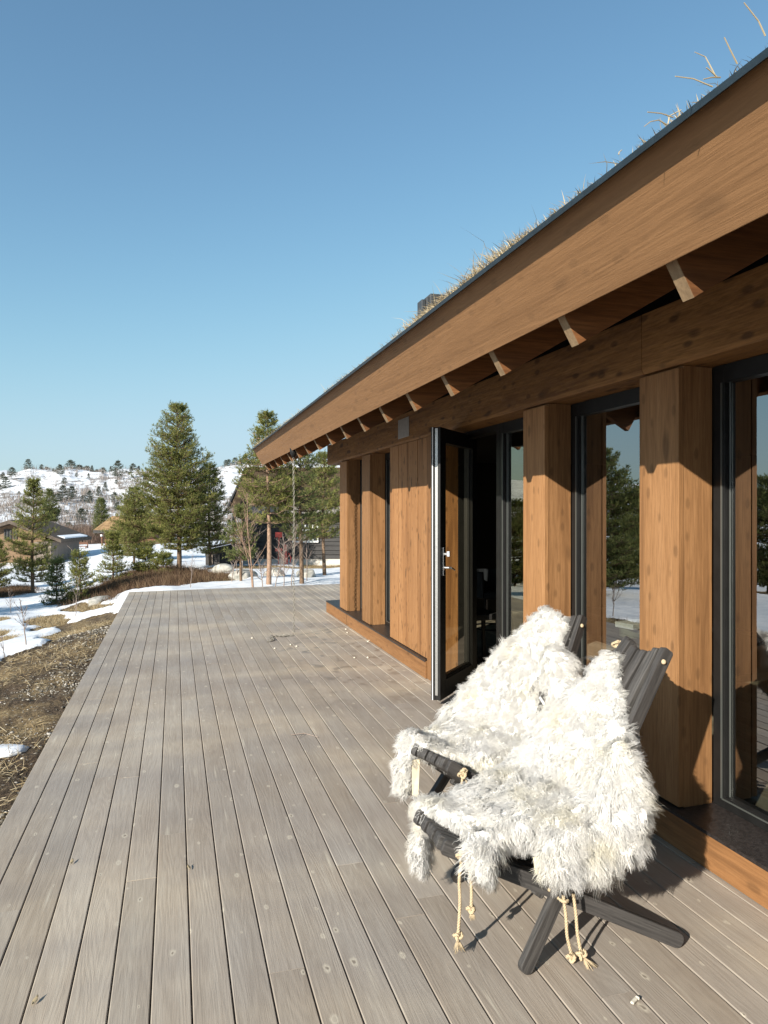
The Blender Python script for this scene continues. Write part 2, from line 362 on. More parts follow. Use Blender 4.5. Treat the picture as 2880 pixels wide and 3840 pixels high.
# ------------------------------------------------------------------ terrain
def hill_top_px(px):
    xs = [-3500, -2600, -1800, -1100, -500, -100, 0, 80, 160, 230, 320, 400, 450, 500, 560, 700, 860, 940, 1215, 1700, 2600, 4200]
    ys = [60, 70, 45, 35, 60, 100, 117, 120, 136, 144, 138, 131, 141, 148, 150, 158, 172, 186, 222, 230, 200, 120]
    return np.interp(px, xs, ys)
DX0, DX1 = -.842, 6.3                                  # deck, left edge and right edge
def deck_end(x): return 14.49 + (x + .842) * .0733
def ground_h(x, y):
    x = np.asarray(x, float); y = np.asarray(y, float)
    d = np.hypot(x, y) + 1e-6; az = np.arctan2(x, y)
    dep = x * ST + y * CT
    # left branch / right branch
    zl = np.interp(d, [0, 9, 28, 52, 95], [-.16, -.36, -1.62, -2.5, -2.7])
    zr = np.interp(d, [0, 14, 18, 30, 60, 95], [-.16, -.22, -.38, -.75, -1.6, -2.2])
    k = sstep(R_(-10), R_(0), az)
    k = np.where(y < 0, np.where(x > 0, 1, 0), k)
    z = zl * (1 - k) + zr * k
    # shoulder beside the deck
    dd = np.clip(DX0 - x, 0, None)
    sh = sstep(2.6, .2, dd) * sstep(13.8, 9, y) * (x < DX0 + .3)
    z = z * (1 - sh) + sh * (-.13 - .05 * dd)
    n1 = fbm(x * .35, y * .35); n2 = fbm(x * 1.3, y * 1.3, 3)
    z = z + n1 * .12 * sstep(1, 8, d) + n2 * .035
    z = z + fbm(x * .06, y * .06) * .8 * sstep(35, 80, d)
    # hill
    depc = np.maximum(dep, d * .25)
    px = 1440 + 2662 * np.tan(np.clip(az - TH, -1.25, 1.25))
    Rr = 300.0
    zt = 1.6 + hill_top_px(px) / 2662.0 * Rr * np.maximum(np.cos(az - TH), .35)
    zt = zt + fbm(np.degrees(az) * .35, 3.0) * 2.2 - 2.6
    u = sstep(88, Rr, d)
    fall = sstep(Rr + 10, 520, d)
    hz = (zt - z) * u + (fbm(x * .02, y * .02, 5) * 9 + fbm(x * .11, y * .11, 4) * 2.0) * u * (1 - sstep(250, 300, d) * .8)
    z = z + hz - (zt * .75) * fall
    back = sstep(0, -20, y)
    z = z * (1 - back) + back * np.clip(z, -3, 3)
    # keep the ground below the deck and the cabin
    under = (x > DX0 - .02) & (x < 12) & (y > -8) & (y < deck_end(np.clip(x, DX0, DX1)) + .02)
    z = np.where(under, np.minimum(z, -.30), z)
    near_far = (x > DX0) & (x < 8) & (y >= deck_end(np.clip(x, DX0, DX1))) & (y < 18)
    z = np.where(near_far, np.minimum(z, -.08), z)
    return z

def gp(px, py):
    """ground point under a spot of the photograph"""
    d = 1.8 * 2662 / max(py - 1909, 20)
    for _ in range(60):
        p = at(px, py, d); h = float(ground_h(p.x, p.y))
        dn = (CH - h) * 2662 / max(py - 1909, 20)
        d = d * .6 + dn * .4
    p = at(px, py, d); return (p.x, p.y)

def z3(l): return [gp(x * .3376, 2050 + y * .3376) for x, y in l]
def z1(l): return [gp(x * .7836, 1450 + y * .7836) for x, y in l]
BARE = [  # spots where the snow has melted
    z3([(0, 1290), (160, 1200), (310, 1150), (500, 1080), (560, 1000), (640, 910), (700, 860), (850, 850), (1000, 800), (1290, 745)]) + [(-.5, 12.5), (-.5, -9), (-14, -9), (-9, -2), (-4, 3)],
    z3([(200, 880), (420, 800), (690, 765), (750, 790), (740, 860), (640, 900), (400, 970), (390, 900), (300, 890)]),
    z3([(-60, 970), (150, 975), (140, 1000), (-60, 1030)]),
    z3([(-60, 1065), (240, 1020), (150, 1060), (-60, 1130)]),
    z3([(-60, 820), (110, 815), (60, 850), (-60, 870)]),
    z3([(690, 715), (980, 615), (1270, 650), (1240, 690), (1100, 712), (880, 740)]),
]
HEATH = [
    z1([(235, 1060), (330, 1000), (480, 960), (600, 900), (860, 868), (960, 880), (1120, 905), (1110, 925), (1000, 945), (850, 965), (740, 968), (640, 972), (560, 1012), (540, 1040), (420, 1030), (300, 1065)]),
    z3([(-80, 480), (250, 455), (480, 480), (500, 510), (240, 560), (-80, 590)]),
]
GRASSY = [
    z1([(950, 925), (1010, 890), (1200, 905), (1140, 930), (1000, 945)]),
    z1([(1440, 845), (1640, 845), (1640, 872), (1440, 876)]),
    z1([(1000, 872), (1060, 862), (1440, 868), (1440, 876), (1000, 880)]),
]
def poly_mask(P, x, y, soft):
    P = np.array(P); x = np.asarray(x, float); y = np.asarray(y, float)
    ins = np.zeros(x.shape, bool); dm = np.full(x.shape, 1e9)
    for i in range(len(P)):
        x0, y0 = P[i]; x1, y1 = P[(i + 1) % len(P)]
        c = ((y0 > y) != (y1 > y)) & (x < (x1 - x0) * (y - y0) / (y1 - y0 + 1e-12) + x0)
        ins ^= c
        L = (x1 - x0) ** 2 + (y1 - y0) ** 2 + 1e-12
        tt = np.clip(((x - x0) * (x1 - x0) + (y - y0) * (y1 - y0)) / L, 0, 1)
        dm = np.minimum(dm, np.hypot(x - x0 - tt * (x1 - x0), y - y0 - tt * (y1 - y0)))
    sd = np.where(ins, dm, -dm)
    return sd / soft
def masks(x, y):
    wx = x + fbm(x * 1.1, y * 1.1, 3) * .35; wy = y + fbm(x * 1.1 + 50, y * 1.1, 3) * .45
    d = np.hypot(x, y)
    bare = np.full(np.shape(x), -9.0)
    for P in BARE[:1]: bare = np.maximum(bare, poly_mask(P, wx, wy, .12))
    for P in BARE[1:]: bare = np.maximum(bare, poly_mask(P, wx, wy, .15))
    he = np.full(np.shape(x), -9.0)
    for P in HEATH: he = np.maximum(he, poly_mask(P, x + fbm(x * .5, y * .5) * .9, y + fbm(x * .5 + 9, y * .5) * 1.2, .25))
    gr = np.full(np.shape(x), -9.0)
    for P in GRASSY: gr = np.maximum(gr, poly_mask(P, wx, wy, .3))
    # random thaw patches away from the deck
    far = fbm(x * .12 + 4, y * .12, 4) - .22 - .3 * sstep(60, 30, d) * (y > 8) * (x > -14)
    far = np.where((d > 60) | (x < -14) | (y < 0), far * 14, -5)
    sb = np.clip(.5 + bare, 0, 1); sh = np.clip(.5 + he, 0, 1); sg = np.clip(.5 + gr, 0, 1); sf = np.clip(.5 + far, 0, 1) * (d < 130)
    any_ = np.maximum(np.maximum(sb, sh), np.maximum(sg, sf))
    return 1 - any_, sh, np.maximum(sg, sf * .8), sb

def build_ground():
    rr = np.concatenate([np.array([0.0]), np.geomspace(1.2, 60, 330), np.geomspace(61, 560, 200)])
    az = np.concatenate([np.linspace(-180, -24, 150, endpoint=False), np.linspace(-24, 24, 520, endpoint=False), np.linspace(24, 180, 90, endpoint=False)])
    az = np.radians(az); na = len(az)
    A, RR = np.meshgrid(az, rr[1:])
    X = RR * np.sin(A); Y = RR * np.cos(A)
    snow, he, gr, sb = masks(X, Y)
    Z = ground_h(X, Y)
    d = np.hypot(X, Y)
    Z = Z + snow * .07 * sstep(60, 20, d) + (1 - snow) * fbm(X * 5, Y * 5, 3) * .035 * sstep(25, 8, d)
    Z = Z + (1 - snow) * np.abs(fbm(X * 14, Y * 14, 2)) * .03 * sstep(12, 5, d)
    under = (X > DX0 - .02) & (X < 12) & (Y > -8) & (Y < deck_end(np.clip(X, DX0, DX1)) + .02)
    Z = np.where(under, np.minimum(Z, -.25), Z)
    V = np.concatenate([[[0, 0, float(Z[0].mean())]], np.stack([X.ravel(), Y.ravel(), Z.ravel()], 1)])
    at0 = lambda a: np.concatenate([[a.ravel()[0]], a.ravel()])
    i = np.arange(len(rr) - 2)[:, None]; j = np.arange(na)[None, :]
    a = 1 + i * na + j; b = 1 + i * na + (j + 1) % na; c = b + na; e = a + na
    F = np.stack([a, e, c, b], -1).reshape(-1, 4)
    F0 = np.array([[0, 1 + k, 1 + (k + 1) % na, 1 + (k + 1) % na] for k in range(na)])
    o = npmesh('ground', V, F, M_ground, smooth=True, attrs={'snow': at0(snow), 'heath': at0(he), 'grassy': at0(gr), 'dist': at0(d)})
    tag(o, kind='structure')
    mb = MB()
    for k in range(na): mb.add([V[0], V[1 + k], V[1 + (k + 1) % na]], [(0, 1, 2)])
    # outer skirt out to the horizon
    mo = []
    nb = 96
    for ri, R in enumerate((555, 1500, 9000)):
        for k in range(nb):
            a_ = 2 * math.pi * k / nb; mo.append((R * math.sin(a_), R * math.cos(a_), float(Z[-1].mean()) * .0 - 14 - ri * 6))
    fs = []
    for ri in range(2):
        for k in range(nb): fs.append((ri * nb + k, (ri + 1) * nb + k, (ri + 1) * nb + (k + 1) % nb, ri * nb + (k + 1) % nb))
    s2 = MB(); s2.add(mo, fs); q = s2.build('distant_snowfield', M_mtn, None, True); tag(q, kind='structure')

def ground_material():
    m, t, b = new_mat('ground_soil_grass_snow')
    v = coords(t)
    sn = attr(t, 'snow'); he = attr(t, 'heath'); gr = attr(t, 'grassy'); di = attr(t, 'dist')
    f = noise(t, v, 9, 6, .65); g = noise(t, v, 40, 5, .7); bg_ = noise(t, v, 1.3, 4, .6)
    soil = ramp(t, g, [(.3, (.018, .013, .009)), (.5, (.07, .048, .030)), (.68, (.17, .125, .08))]).outputs[0]
    dry = ramp(t, f, [(.3, (.10, .070, .035)), (.55, (.26, .19, .10)), (.75, (.38, .30, .17))]).outputs[0]
    gm = ramp(t, bg_, [(.46, (0, 0, 0)), (.62, (1, 1, 1))]).outputs[0]
    gm = mth(t, 'MULTIPLY', gm, ramp(t, g, [(.35, (.2, .2, .2)), (.55, (1, 1, 1))]).outputs[0])
    col = mixc(t, gm, soil, dry)
    hea = ramp(t, g, [(.3, (.030, .014, .009)), (.6, (.13, .062, .035)), (.8, (.22, .13, .07))]).outputs[0]
    col = mixc(t, he, col, hea); col = mixc(t, gr, col, dry)
    # pebbles
    vo = voro(t, v, 34); sp = N(t, 'ShaderNodeSeparateColor'); lk(t, vo.outputs['Color'], sp.inputs[0])
    peb = mth(t, 'MULTIPLY', mth(t, 'GREATER_THAN', sp.outputs[0], .80), mth(t, 'LESS_THAN', vo.outputs['Distance'], .33))
    col = mixc(t, mth(t, 'MULTIPLY', peb, .55), col, (.33, .31, .27))
    # the rocky, scrubby far hillside: ledges showing through the snow
    vh = coords(t, (.028, .028, .16)); n1 = noise(t, vh, 3.2, 8, .68, .5); n2 = noise(t, coords(t, (.35, .35, 1.1)), 1.6, 5, .7)
    ledge = ramp(t, mth(t, 'ADD', mth(t, 'MULTIPLY', n1, .55), mth(t, 'MULTIPLY', n2, .45)), [(.515, (0, 0, 0)), (.55, (1, 1, 1))]).outputs[0]
    far = ramp(t, mth(t, 'DIVIDE', di, 300.0), [(.24, (0, 0, 0)), (.34, (1, 1, 1))]).outputs[0]
    lfac = mth(t, 'MULTIPLY', ledge, far)
    rockc = ramp(t, n2, [(.4, (.10, .08, .065)), (.7, (.22, .19, .16))]).outputs[0]
    snc = ramp(t, noise(t, v, 3, 4, .6), [(.3, (.66, .69, .74)), (.7, (.86, .87, .88))]).outputs[0]
    snc = mixc(t, mth(t, 'MULTIPLY', ramp(t, noise(t, v, 55, 3, .7), [(.60, (0, 0, 0)), (.68, (1, 1, 1))]).outputs[0], .45), snc, (.30, .24, .18))
    # edge of snow broken up at a fine scale
    edge = mth(t, 'ADD', sn, mth(t, 'MULTIPLY', mth(t, 'SUBTRACT', f, .5), .9))
    sm = ramp(t, edge, [(.47, (0, 0, 0)), (.53, (1, 1, 1))]).outputs[0]
    col = mixc(t, sm, col, snc)
    col = mixc(t, mth(t, 'MULTIPLY', lfac, .85), col, rockc)
    lk(t, col, b.inputs['Base Color']); lk(t, mth(t, 'MULTIPLY_ADD', sm, -.35, .95), b.inputs['Roughness']); b.inputs['Specular IOR Level'].default_value = .25
    hb = mixc(t, sm, g, mth(t, 'MULTIPLY', noise(t, v, 5, 4, .6), .7))
    lk(t, bump(t, hb, .8, .035), b.inputs['Normal'])
    return m
M_ground = ground_material()
M_mtn = plain('mountain_snow', (.82, .85, .90), .8, 0, .2, .3, .004, 0)
build_ground()

def build_mountain():
    V = []; F = []; n = 260
    azs = np.radians(np.linspace(-100, 60, n))
    for i, a in enumerate(azs):
        px = 1440 + 2662 * math.tan(max(-1.3, min(1.3, a - TH)))
        e = np.interp(px, [-3800, -2600, -1500, -900, -300, -120, 0, 25, 60, 160, 400, 3000], [150, 130, 150, 140, 110, 115, 142, 150, 138, 116, 90, 60])
        D = 4200; dep = D * max(math.cos(a - TH), .3)
        zt = 1.6 + e / 2662.0 * dep + float(fbm(i * .22, 1.0)) * 14 + float(fbm(i * .9, 5.0)) * 5
        for k, (dd, zz) in enumerate(((D, zt), (D - 500, zt * .62 + float(fbm(i * .4, 9.)) * 25), (D - 1100, zt * .3), (D - 1900, -30), (D + 900, -30))):
            V.append((dd * math.sin(a), dd * math.cos(a), zz))
    for i in range(n - 1):
        b = i * 5; c = b + 5
        F += [(b, c, c + 1, b + 1), (b + 1, c + 1, c + 2, b + 2), (b + 2, c + 2, c + 3, b + 3), (b, b + 4, c + 4, c)]
    o = npmesh('distant_mountains', V, F, M_mtn, smooth=True); tag(o, kind='structure')
build_mountain()

# ------------------------------------------------------------------ deck
def build_deck():
    rnd = random.Random(3); mb = MB(); P = .1283; gap = .0046
    k = 0; x = DX0
    while x < DX1 - .01:
        x1 = x + P - gap
        y = -4.0 - rnd.random() * 2
        lim = deck_end(x)
        while y < lim - .05:
            L = rnd.choice([3.3, 3.9, 4.5, 5.1]); y1 = min(y + L, lim)
            if x > 2.2 and y1 > 10.86 and y < 10.86 and lim > 10.86: pass
            r = rnd.random(); z = rnd.uniform(-.0012, .0006); c = .003; e = .0011
            prof = [(x, z - .028), (x1, z - .028), (x1, z - c), (x1 - c, z), (x + c, z), (x, z - c)]
            ya = max(y + e, 10.80) if x > 2.24 else y + e
            if y1 > ya + .05: mb.extrude_y(prof, ya, y1 - e, r)
            y = y1
        x += P; k += 1
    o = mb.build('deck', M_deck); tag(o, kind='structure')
    u = MB()
    u.box(DX0 + .05, 2.25, -5, 14.45, -.10, -.07); u.box(2.25, DX1, 10.82, 14.6, -.10, -.07)  # added near-black sheet: its colour stands in for the shade between boards
    u.box(DX0 + .012, DX0 + .04, -5, 14.47, -.16, -.032)
    q = u.build('deck_shade_sheet', M_dark); tag(q, kind='structure')
    # end trim board
    t = MB(); t.add([(DX0, 14.492, -.14), (DX1, deck_end(DX1) + .002, -.14), (DX1, deck_end(DX1) + .03, -.14), (DX0, 14.52, -.14),
                     (DX0, 14.492, .001), (DX1, deck_end(DX1) + .002, .001), (DX1, deck_end(DX1) + .03, .001), (DX0, 14.52, .001)],
                    [(0, 3, 2, 1), (4, 5, 6, 7), (0, 1, 5, 4), (1, 2, 6, 5), (2, 3, 7, 6), (3, 0, 4, 7)], .9)
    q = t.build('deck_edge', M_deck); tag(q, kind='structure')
build_deck()

# ------------------------------------------------------------------ the cabin
XP, XC, XG, XB = 2.265, 2.297, 2.527, 2.49       # plinth face, column face, glass, back of reveal
ZP, ZT, ZB, ZBT = .17, 2.272, 2.287, 2.59
COLS = [(2.84, 3.136), (4.115, 4.408), (1.565, 1.86), (.29, .585), (-.985, -.69), (-2.26, -1.965), (8.40, 8.79), (9.63, 10.05)]
cabin = empty('timber_cabin', (XP, 3.0, 0)); cabin.location = (0, 0, 0)
tag(cabin, 'low brown timber cabin with a turf roof and tall narrow windows beside the deck', 'cabin')
def build_cabin():
    rnd = random.Random(11)
    for i, (y0, y1) in enumerate(COLS):
        mb = MB(); w_ = y1 - y0
        mb.box(XC, XC + .031, y0, y1, ZP + .012, ZT, rnd.random())
        mb.box(XC + .033, XB + .002, y0 + .003, y1 - .003, ZP + .006, ZB - .002, rnd.random())
        mb.build('column', M_col, cabin, bevel=.002)
    # cladding boards between the far windows and the door
    mb = MB(); seams = [7.56, 7.24, 6.92, 6.62, 6.30, 6.085]
    for a, b in zip(seams[1:], seams[:-1]):
        mb.box(XC if a > 6.1 else XP + .014, XC + .028, a + .008, b - .008, ZP + .012 if a > 6.1 else .004, ZT + .01, rnd.random())
    mb.box(XC + .030, XB, 6.09, 7.55, ZP + .02, ZB - .002, .4)
    mb.box(XC + .0285, XC + .0298, 6.12, 7.54, ZP + .02, ZB - .01, 0)
    mb.build('cladding', M_clad, cabin, bevel=.003)
    # plinth in lengths
    for a, b in ((-5, -1.2), (-1.19, 5.16), (6.30, 9.51), (9.514, 10.86)):
        mb = MB(); mb.box(XP, XP + .03, a, b, .003, ZP - .004, rnd.random())
        if b > 10.8: mb.box(XP + .032, 3.6, b - .03, b, .003, ZP - .004, .6)
        mb.build('plinth_board', M_plinth, cabin, bevel=.002)
    mb = MB()
    for a, b in ((-5, 5.16), (6.30, 10.87)):
        mb.extrude_y([(XP - .006, ZP - .012), (XP - .003, ZP - .014), (XP + .002, ZP + .001), (XB + .05, ZP + .006), (XB + .05, ZP + .012), (XP - .006, ZP + .004)], a, b)
    mb.box(XB + .052, 3.6, 10.02, 10.87, ZP + .002, ZP + .010)
    mb.build('sill_flashing', M_flash, cabin)
    # beam over the windows, two lengths butted
    for a, b in ((-5, 3.10), (3.103, 10.88)):
        mb = MB(); x = XC - .012
        mb.extrude_y([(x, ZB + .022), (x + .012, ZB), (XB + .03, ZB), (XB + .03, ZBT), (x, ZBT)], a, b, rnd.random())
        mb.build('beam', M_beam, cabin)
    mb = MB(); mb.box(2.50, 2.53, -5, 10.0, ZB + .1, 3.03); mb.box(2.42, 2.50, -5, 10.04, ZBT + .001, ZBT + .02); mb.build('blocking', M_dark, cabin)
    # rafters
    al = R_(30); ca, sa = math.cos(al), math.sin(al)
    B = Vector((1.41, 0, 2.332)); o_ = Vector((sa, 0, -ca)); i_ = Vector((ca, 0, sa))
    ys = [1.81 - .6385 * k for k in range(1, 9)] + [1.79 + .6385 * k for k in range(0, 17)]
    for y in ys:
        y = y if y < 11.9 else 11.86
        mb = MB(); h = .235; th = .05
        P0 = B + i_ * .036 + o_ * .128; P1 = P0 - o_ * h
        mb.extrude_y([(P0.x, P0.z), ((P0 + i_ * 3.6).x, (P0 + i_ * 3.6).z), ((P1 + i_ * 3.6).x, (P1 + i_ * 3.6).z), (P1.x, P1.z)], y, y + th, rnd.random())
        rf = mb.build('rafter', M_raf, cabin, bevel=.0015)
        e = MB(); e.extrude_y([((P0 - i_ * .002 - o_ * .0).x, (P0 - i_ * .002).z), (P0.x, P0.z), (P1.x, P1.z), ((P1 - i_ * .002).x, (P1 - i_ * .002).z)], y + .001, y + th - .001, .5)
        e.build('end_grain', M_end, rf)
    # fascia
    T = B - o_ * .307
    Y0, Y1 = -5.2, 11.97
    mb = MB(); th = .034
    q = lambda p: (p.x, p.z)
    mb.extrude_y([q(B), q(B + i_ * th), q(T + i_ * th), q(T)], Y0, Y1, .5); mb.build('fascia', M_fas, cabin, bevel=.0025)
    vb = MB(); vb.extrude_y([q(B + i_ * .002), q(B + i_ * 4.4), q(T + i_ * 4.4), q(T + i_ * .002)], Y1 + .003, Y1 + .034, .8)
    vb.build('verge_board', M_raf, cabin, bevel=.002)
    # drip edge that shades the top of the fascia
    mb = MB(); d = .043
    P = T - i_ * d
    mb.extrude_y([q(P + o_ * .005), q(P + o_ * .006 + i_ * .006), q(T - i_ * .001), q(T + i_ * .30 - o_ * .006), q(T + i_ * .30 - o_ * .014), q(P - o_ * .011)], Y0, Y1 + .05)
    mb.build('drip_edge', M_edge, cabin)
    # roof deck, soffit and ridge far side
    S = T - o_ * -.02
    mb = MB(); s0 = B - o_ * .11 + i_ * .04; e0 = s0 + i_ * 4.3
    mb.extrude_y([q(s0), q(e0), (e0.x, e0.z + .24), q(T + i_ * .03 - o_ * .002)], Y0, Y1 - .002)
    ridge = e0.x
    mb.extrude_y([(ridge, e0.z), (ridge + 4.4, e0.z - 2.54), (ridge + 4.4, e0.z - 2.3), (ridge, e0.z + .24)], Y0, Y1 - .002)
    mb.build('roof', plain('soffit_boards', (.05, .026, .013), .8, 0, .2, .4, 30), cabin)
    # chimney
    mb = MB(); M = Matrix.Translation((4.0, 10.8, 0))
    mb.box(-.15, .15, -.15, .15, 4.0, 4.98, .4, M); mb.box(-.10, .20, -.19, .19, 4.84, 5.03, .6, M)
    mb.box(-.22, -.152, -.11, .11, 4.3, 4.95, .3, M)
    mb.build('chimney', plain('dark_chimney_steel', (.07, .075, .08), .5, .4, .5, .3, 8), cabin, bevel=.01)
    # grey plate on the beam
    mb = MB(); mb.box(XC - .019, XC - .0125, 6.84, 7.20, ZB + .055, ZB + .255); mb.build('wall_plate', M_plate, cabin, bevel=.003)
    # gutter outlet over the chain
    mb = MB(); mb.tube([(1.435, 8.89, 2.40), (1.435, 8.89, 2.30), (1.437, 8.89, 2.25)], [.05, .045, .02], 12); mb.build('gutter_outlet', M_black, cabin, True)
    # dark strip behind the column heads
    # windows: frame > pane
    gaps = [(3.136, 4.115), (1.86, 2.84), (.585, 1.565), (-.69, .29), (-1.965, -.985), (8.79, 9.63), (7.56, 8.40)]
    for (a, b) in gaps + [(4.408, 5.19)]:
        fw = .072
        z0 = ZP + .012; z1 = ZB - .002
        mb = MB(); x0, x1 = XB + .004, XB + .075
        mb.box(x0, x1, a + .002, a + fw, z0, z1); mb.box(x0, x1, b - fw - .002, b - .002, z0, z1)
        mb.box(x0 + .001, x1, a + fw, b - fw, z0, z0 + .055); mb.box(x0 + .001, x1, a + fw, b - fw, z1 - .085, z1)
        fr = mb.build('window', M_black, cabin, bevel=.002)
        g = MB(); g.box(XG, XG + .006, a + fw - .012, b - fw + .012, z0 + .04, z1 - .07); g.build('pane', M_glass, fr)
        s = MB(); f0, f1, g0, g1 = a + fw, b - fw, z0 + .055, z1 - .085; xs = XB - .004
        for dz in (0.0,):
            s.box(x0 - .006, x0 - .001, f0 - .016, f0 - .008, g0 - .01, g1); s.box(x0 - .006, x0 - .001, f1 + .008, f1 + .016, g0 - .01, g1)
            s.box(x0 - .006, x0 - .001, f0 - .008, f1 + .008, g0 - .014, g0 - .008)
            s.box(XG - .009, XG - .002, f1 - .012, f1 - .006, g0, g1)
        s.build('bead', plain('grey_glazing_bead', (.16, .17, .16), .35, .6), fr)
    # doorway frame
    mb = MB(); mb.box(XB + .004, XB + .09, 5.19, 5.25, .02, ZB - .002); mb.box(XB + .004, XB + .09, 6.045, 6.085, .02, ZB - .002)
    mb.box(XB + .005, XB + .09, 5.25, 6.045, ZB - .06, ZB - .002); mb.box(XB - .03, XB + .12, 5.25, 6.045, .003, .03)
    mb.build('door_frame', M_black, cabin, bevel=.002)
    # the far jamb: sunlit end of the clad wall
    mb = MB(); mb.box(XC + .031, XB + .003, 6.052, 6.084, .004, ZB - .003, .8); mb.build('jamb_board', M_clad, cabin, bevel=.002)
    mb = MB(); mb.box(XC - .01, XC + .02, 5.165, 5.185, .003, ZP + .02, .2); mb.build('threshold', M_black, cabin)
    # closed shell: walls, floor, ceiling
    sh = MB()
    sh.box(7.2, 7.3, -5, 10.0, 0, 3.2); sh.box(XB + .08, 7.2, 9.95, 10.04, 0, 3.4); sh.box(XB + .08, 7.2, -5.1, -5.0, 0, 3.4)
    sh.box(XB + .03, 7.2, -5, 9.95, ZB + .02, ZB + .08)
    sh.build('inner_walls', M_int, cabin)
    fl = MB(); y = -5
    x = XB + .02
    while x < 7.1:
        fl.box(x, x + .146, -4.9, 9.93, -.02, .022, random.Random(int(x * 100)).random()); x += .149
    fl.build('floor', M_intf, cabin)
build_cabin()

def build_door():
    hinge = Vector((2.585, 6.03, 0)); ang = math.atan2(-.65, -.62) + R_(0)
    M = Matrix.Translation(hinge) @ Matrix.Rotation(ang, 4, 'Z')     # local x runs along the leaf, local y towards its inner side (+y = right)
    L, Th, z0, z1 = .855, .082, .055, 2.262
    door = empty('door', (0, 0, 0)); door.parent = cabin
    mb = MB(); a, b = 0.0, Th
    def bx(x0, x1, y0, y1, za, zb, m=mb): m.box(x0, x1, y0, y1, za, zb, .5, M)
    fw = .115
    bx(.0, fw, a, b, z0, z1); bx(L - fw, L - .001, a + .001, b - .001, z0 + .0, z1)
    bx(fw, L - fw, a + .0015, b - .0015, z0, z0 + .15); bx(fw, L - fw, a + .0015, b - .0015, z1 - .12, z1)
    # glazing bead steps on the inner side
    for k, (ins, dep) in enumerate(((0.0, .012), (.012, .022))):
        bx(fw + ins, fw + ins + .012, a + dep, b - dep, z0 + .15, z1 - .12)
        bx(L - fw - ins - .012, L - fw - ins, a + dep, b - dep, z0 + .15, z1 - .12)
        bx(fw + ins, L - fw - ins, a + dep, b - dep, z0 + .15 + ins, z0 + .162 + ins)
    mb.build('door_leaf', M_black, door, bevel=.002)
    g = MB(); g.box(fw, L - fw, .036, .042, z0 + .14, z1 - .11, .5, M); g.build('pane', M_glass2, door)
    s = MB(); s.box(L, L + .0035, .036, .058, z0 + .04, z1 - .01, .5, M)
    for z in (.35, .62, .8, 1.05, 1.3, 1.5, 1.75, 2.0):
        s.tube([M @ Vector((L + .0035, .047, z)), M @ Vector((L + .0055, .047, z))], .005, 8)
    s.build('lock_strip', M_alu, door)
    s = MB(); s.box(L, L + .006, .010, .017, z0, z1, .5, M); s.build('seal', M_white, door)
    s = MB(); s.box(L, L + .004, .0, .009, z0, z1, .5, M); s.box(L, L + .004, .019, .034, z0, z1, .5, M); s.box(L, L + .005, .060, .081, z0 + .05, z1, .5, M); s.build('edge_profile', M_black, door)
    # handle and turn knob on the inner face
    h = MB(); xh = L - .055; zc = 1.16
    h.box(xh - .018, xh + .018, Th, Th + .009, zc - .10, zc + .13, .5, M)
    hw = [M @ Vector(p) for p in ((xh, Th, zc - .035), (xh, Th + .05, zc - .035), (xh - .02, Th + .058, zc - .037), (xh - .08, Th + .056, zc - .05), (xh - .125, Th + .052, zc - .065))]
    h.tube(hw, [.010, .010, .010, .008, .006], 10)
    h.tube([M @ Vector((xh, Th + .005, zc + .075)), M @ Vector((xh, Th + .035, zc + .075))], [.012, .012], 10)
    h.box(xh - .008, xh + .008, Th + .034, Th + .058, zc + .055, zc + .098, .5, M)
    h.build('door_handle', plain('satin_chrome', (.78, .78, .78), .2, .9), door, bevel=.002)
build_door()

# ------------------------------------------------------------------ blades (grass, needles) as one numpy mesh
def blades(P, D, L, W, rs, bend=.3, seg=1):
    """P roots, D directions, L lengths, W widths -> (V,F)"""
    n = len(P); D = D / np.linalg.norm(D, axis=1, keepdims=True)
    r = rs.randn(n, 3); s = np.cross(D, r); s /= np.linalg.norm(s, axis=1, keepdims=True) + 1e-9
    W = np.broadcast_to(np.asarray(W, float), (n,))[:, None]; L = np.broadcast_to(np.asarray(L, float), (n,))[:, None]
    if seg == 1:
        V = np.stack([P - s * W / 2, P + s * W / 2, P + D * L], 1).reshape(-1, 3)
        F = np.arange(3 * n).reshape(-1, 3); return V, F
    b = np.cross(D, s) * bend * L * (rs.rand(n, 1) * 2 - .4); b[:, 2] -= (np.abs(bend) * L * .5)[:, 0]
    mid = P + D * L * .55 + b * .25; tip = P + D * L + b
    V = np.stack([P - s * W / 2, P + s * W / 2, mid + s * W * .4, mid - s * W * .4, tip, tip + s * W * .08], 1).reshape(-1, 3)
    k = np.arange(n)[:, None] * 6
    F = np.concatenate([k + np.array([[0, 1, 2, 3]]), k + np.array([[3, 2, 5, 4]])]); return V, F

def leafmat(name, stops, rough=.7, trans=.25, spec=.25):
    m, t, b = new_mat(name)
    c = ramp(t, attr(t), stops).outputs[0]; lk(t, c, b.inputs['Base Color']); b.inputs['Roughness'].default_value = rough
    b.inputs['Specular IOR Level'].default_value = spec
    if trans:
        out = t.nodes['Material Output']; mx = N(t, 'ShaderNodeMixShader'); tr = N(t, 'ShaderNodeBsdfTranslucent')
        lk(t, c, tr.inputs[0]); mx.inputs[0].default_value = trans
        lk(t, b.outputs[0], mx.inputs[1]); lk(t, tr.outputs[0], mx.inputs[2]); lk(t, mx.outputs[0], out.inputs[0])
    return m
M_dry = leafmat('dry_grass', [(0, (.20, .13, .06)), (.5, (.42, .33, .19)), (1, (.62, .54, .38))])
M_turf = leafmat('bleached_roof_grass', [(0, (.17, .12, .07)), (.4, (.40, .31, .18)), (1, (.62, .52, .34))])
M_heath = leafmat('heather_twigs', [(0, (.035, .020, .012)), (.6, (.13, .078, .045)), (1, (.27, .20, .11))], trans=.1)
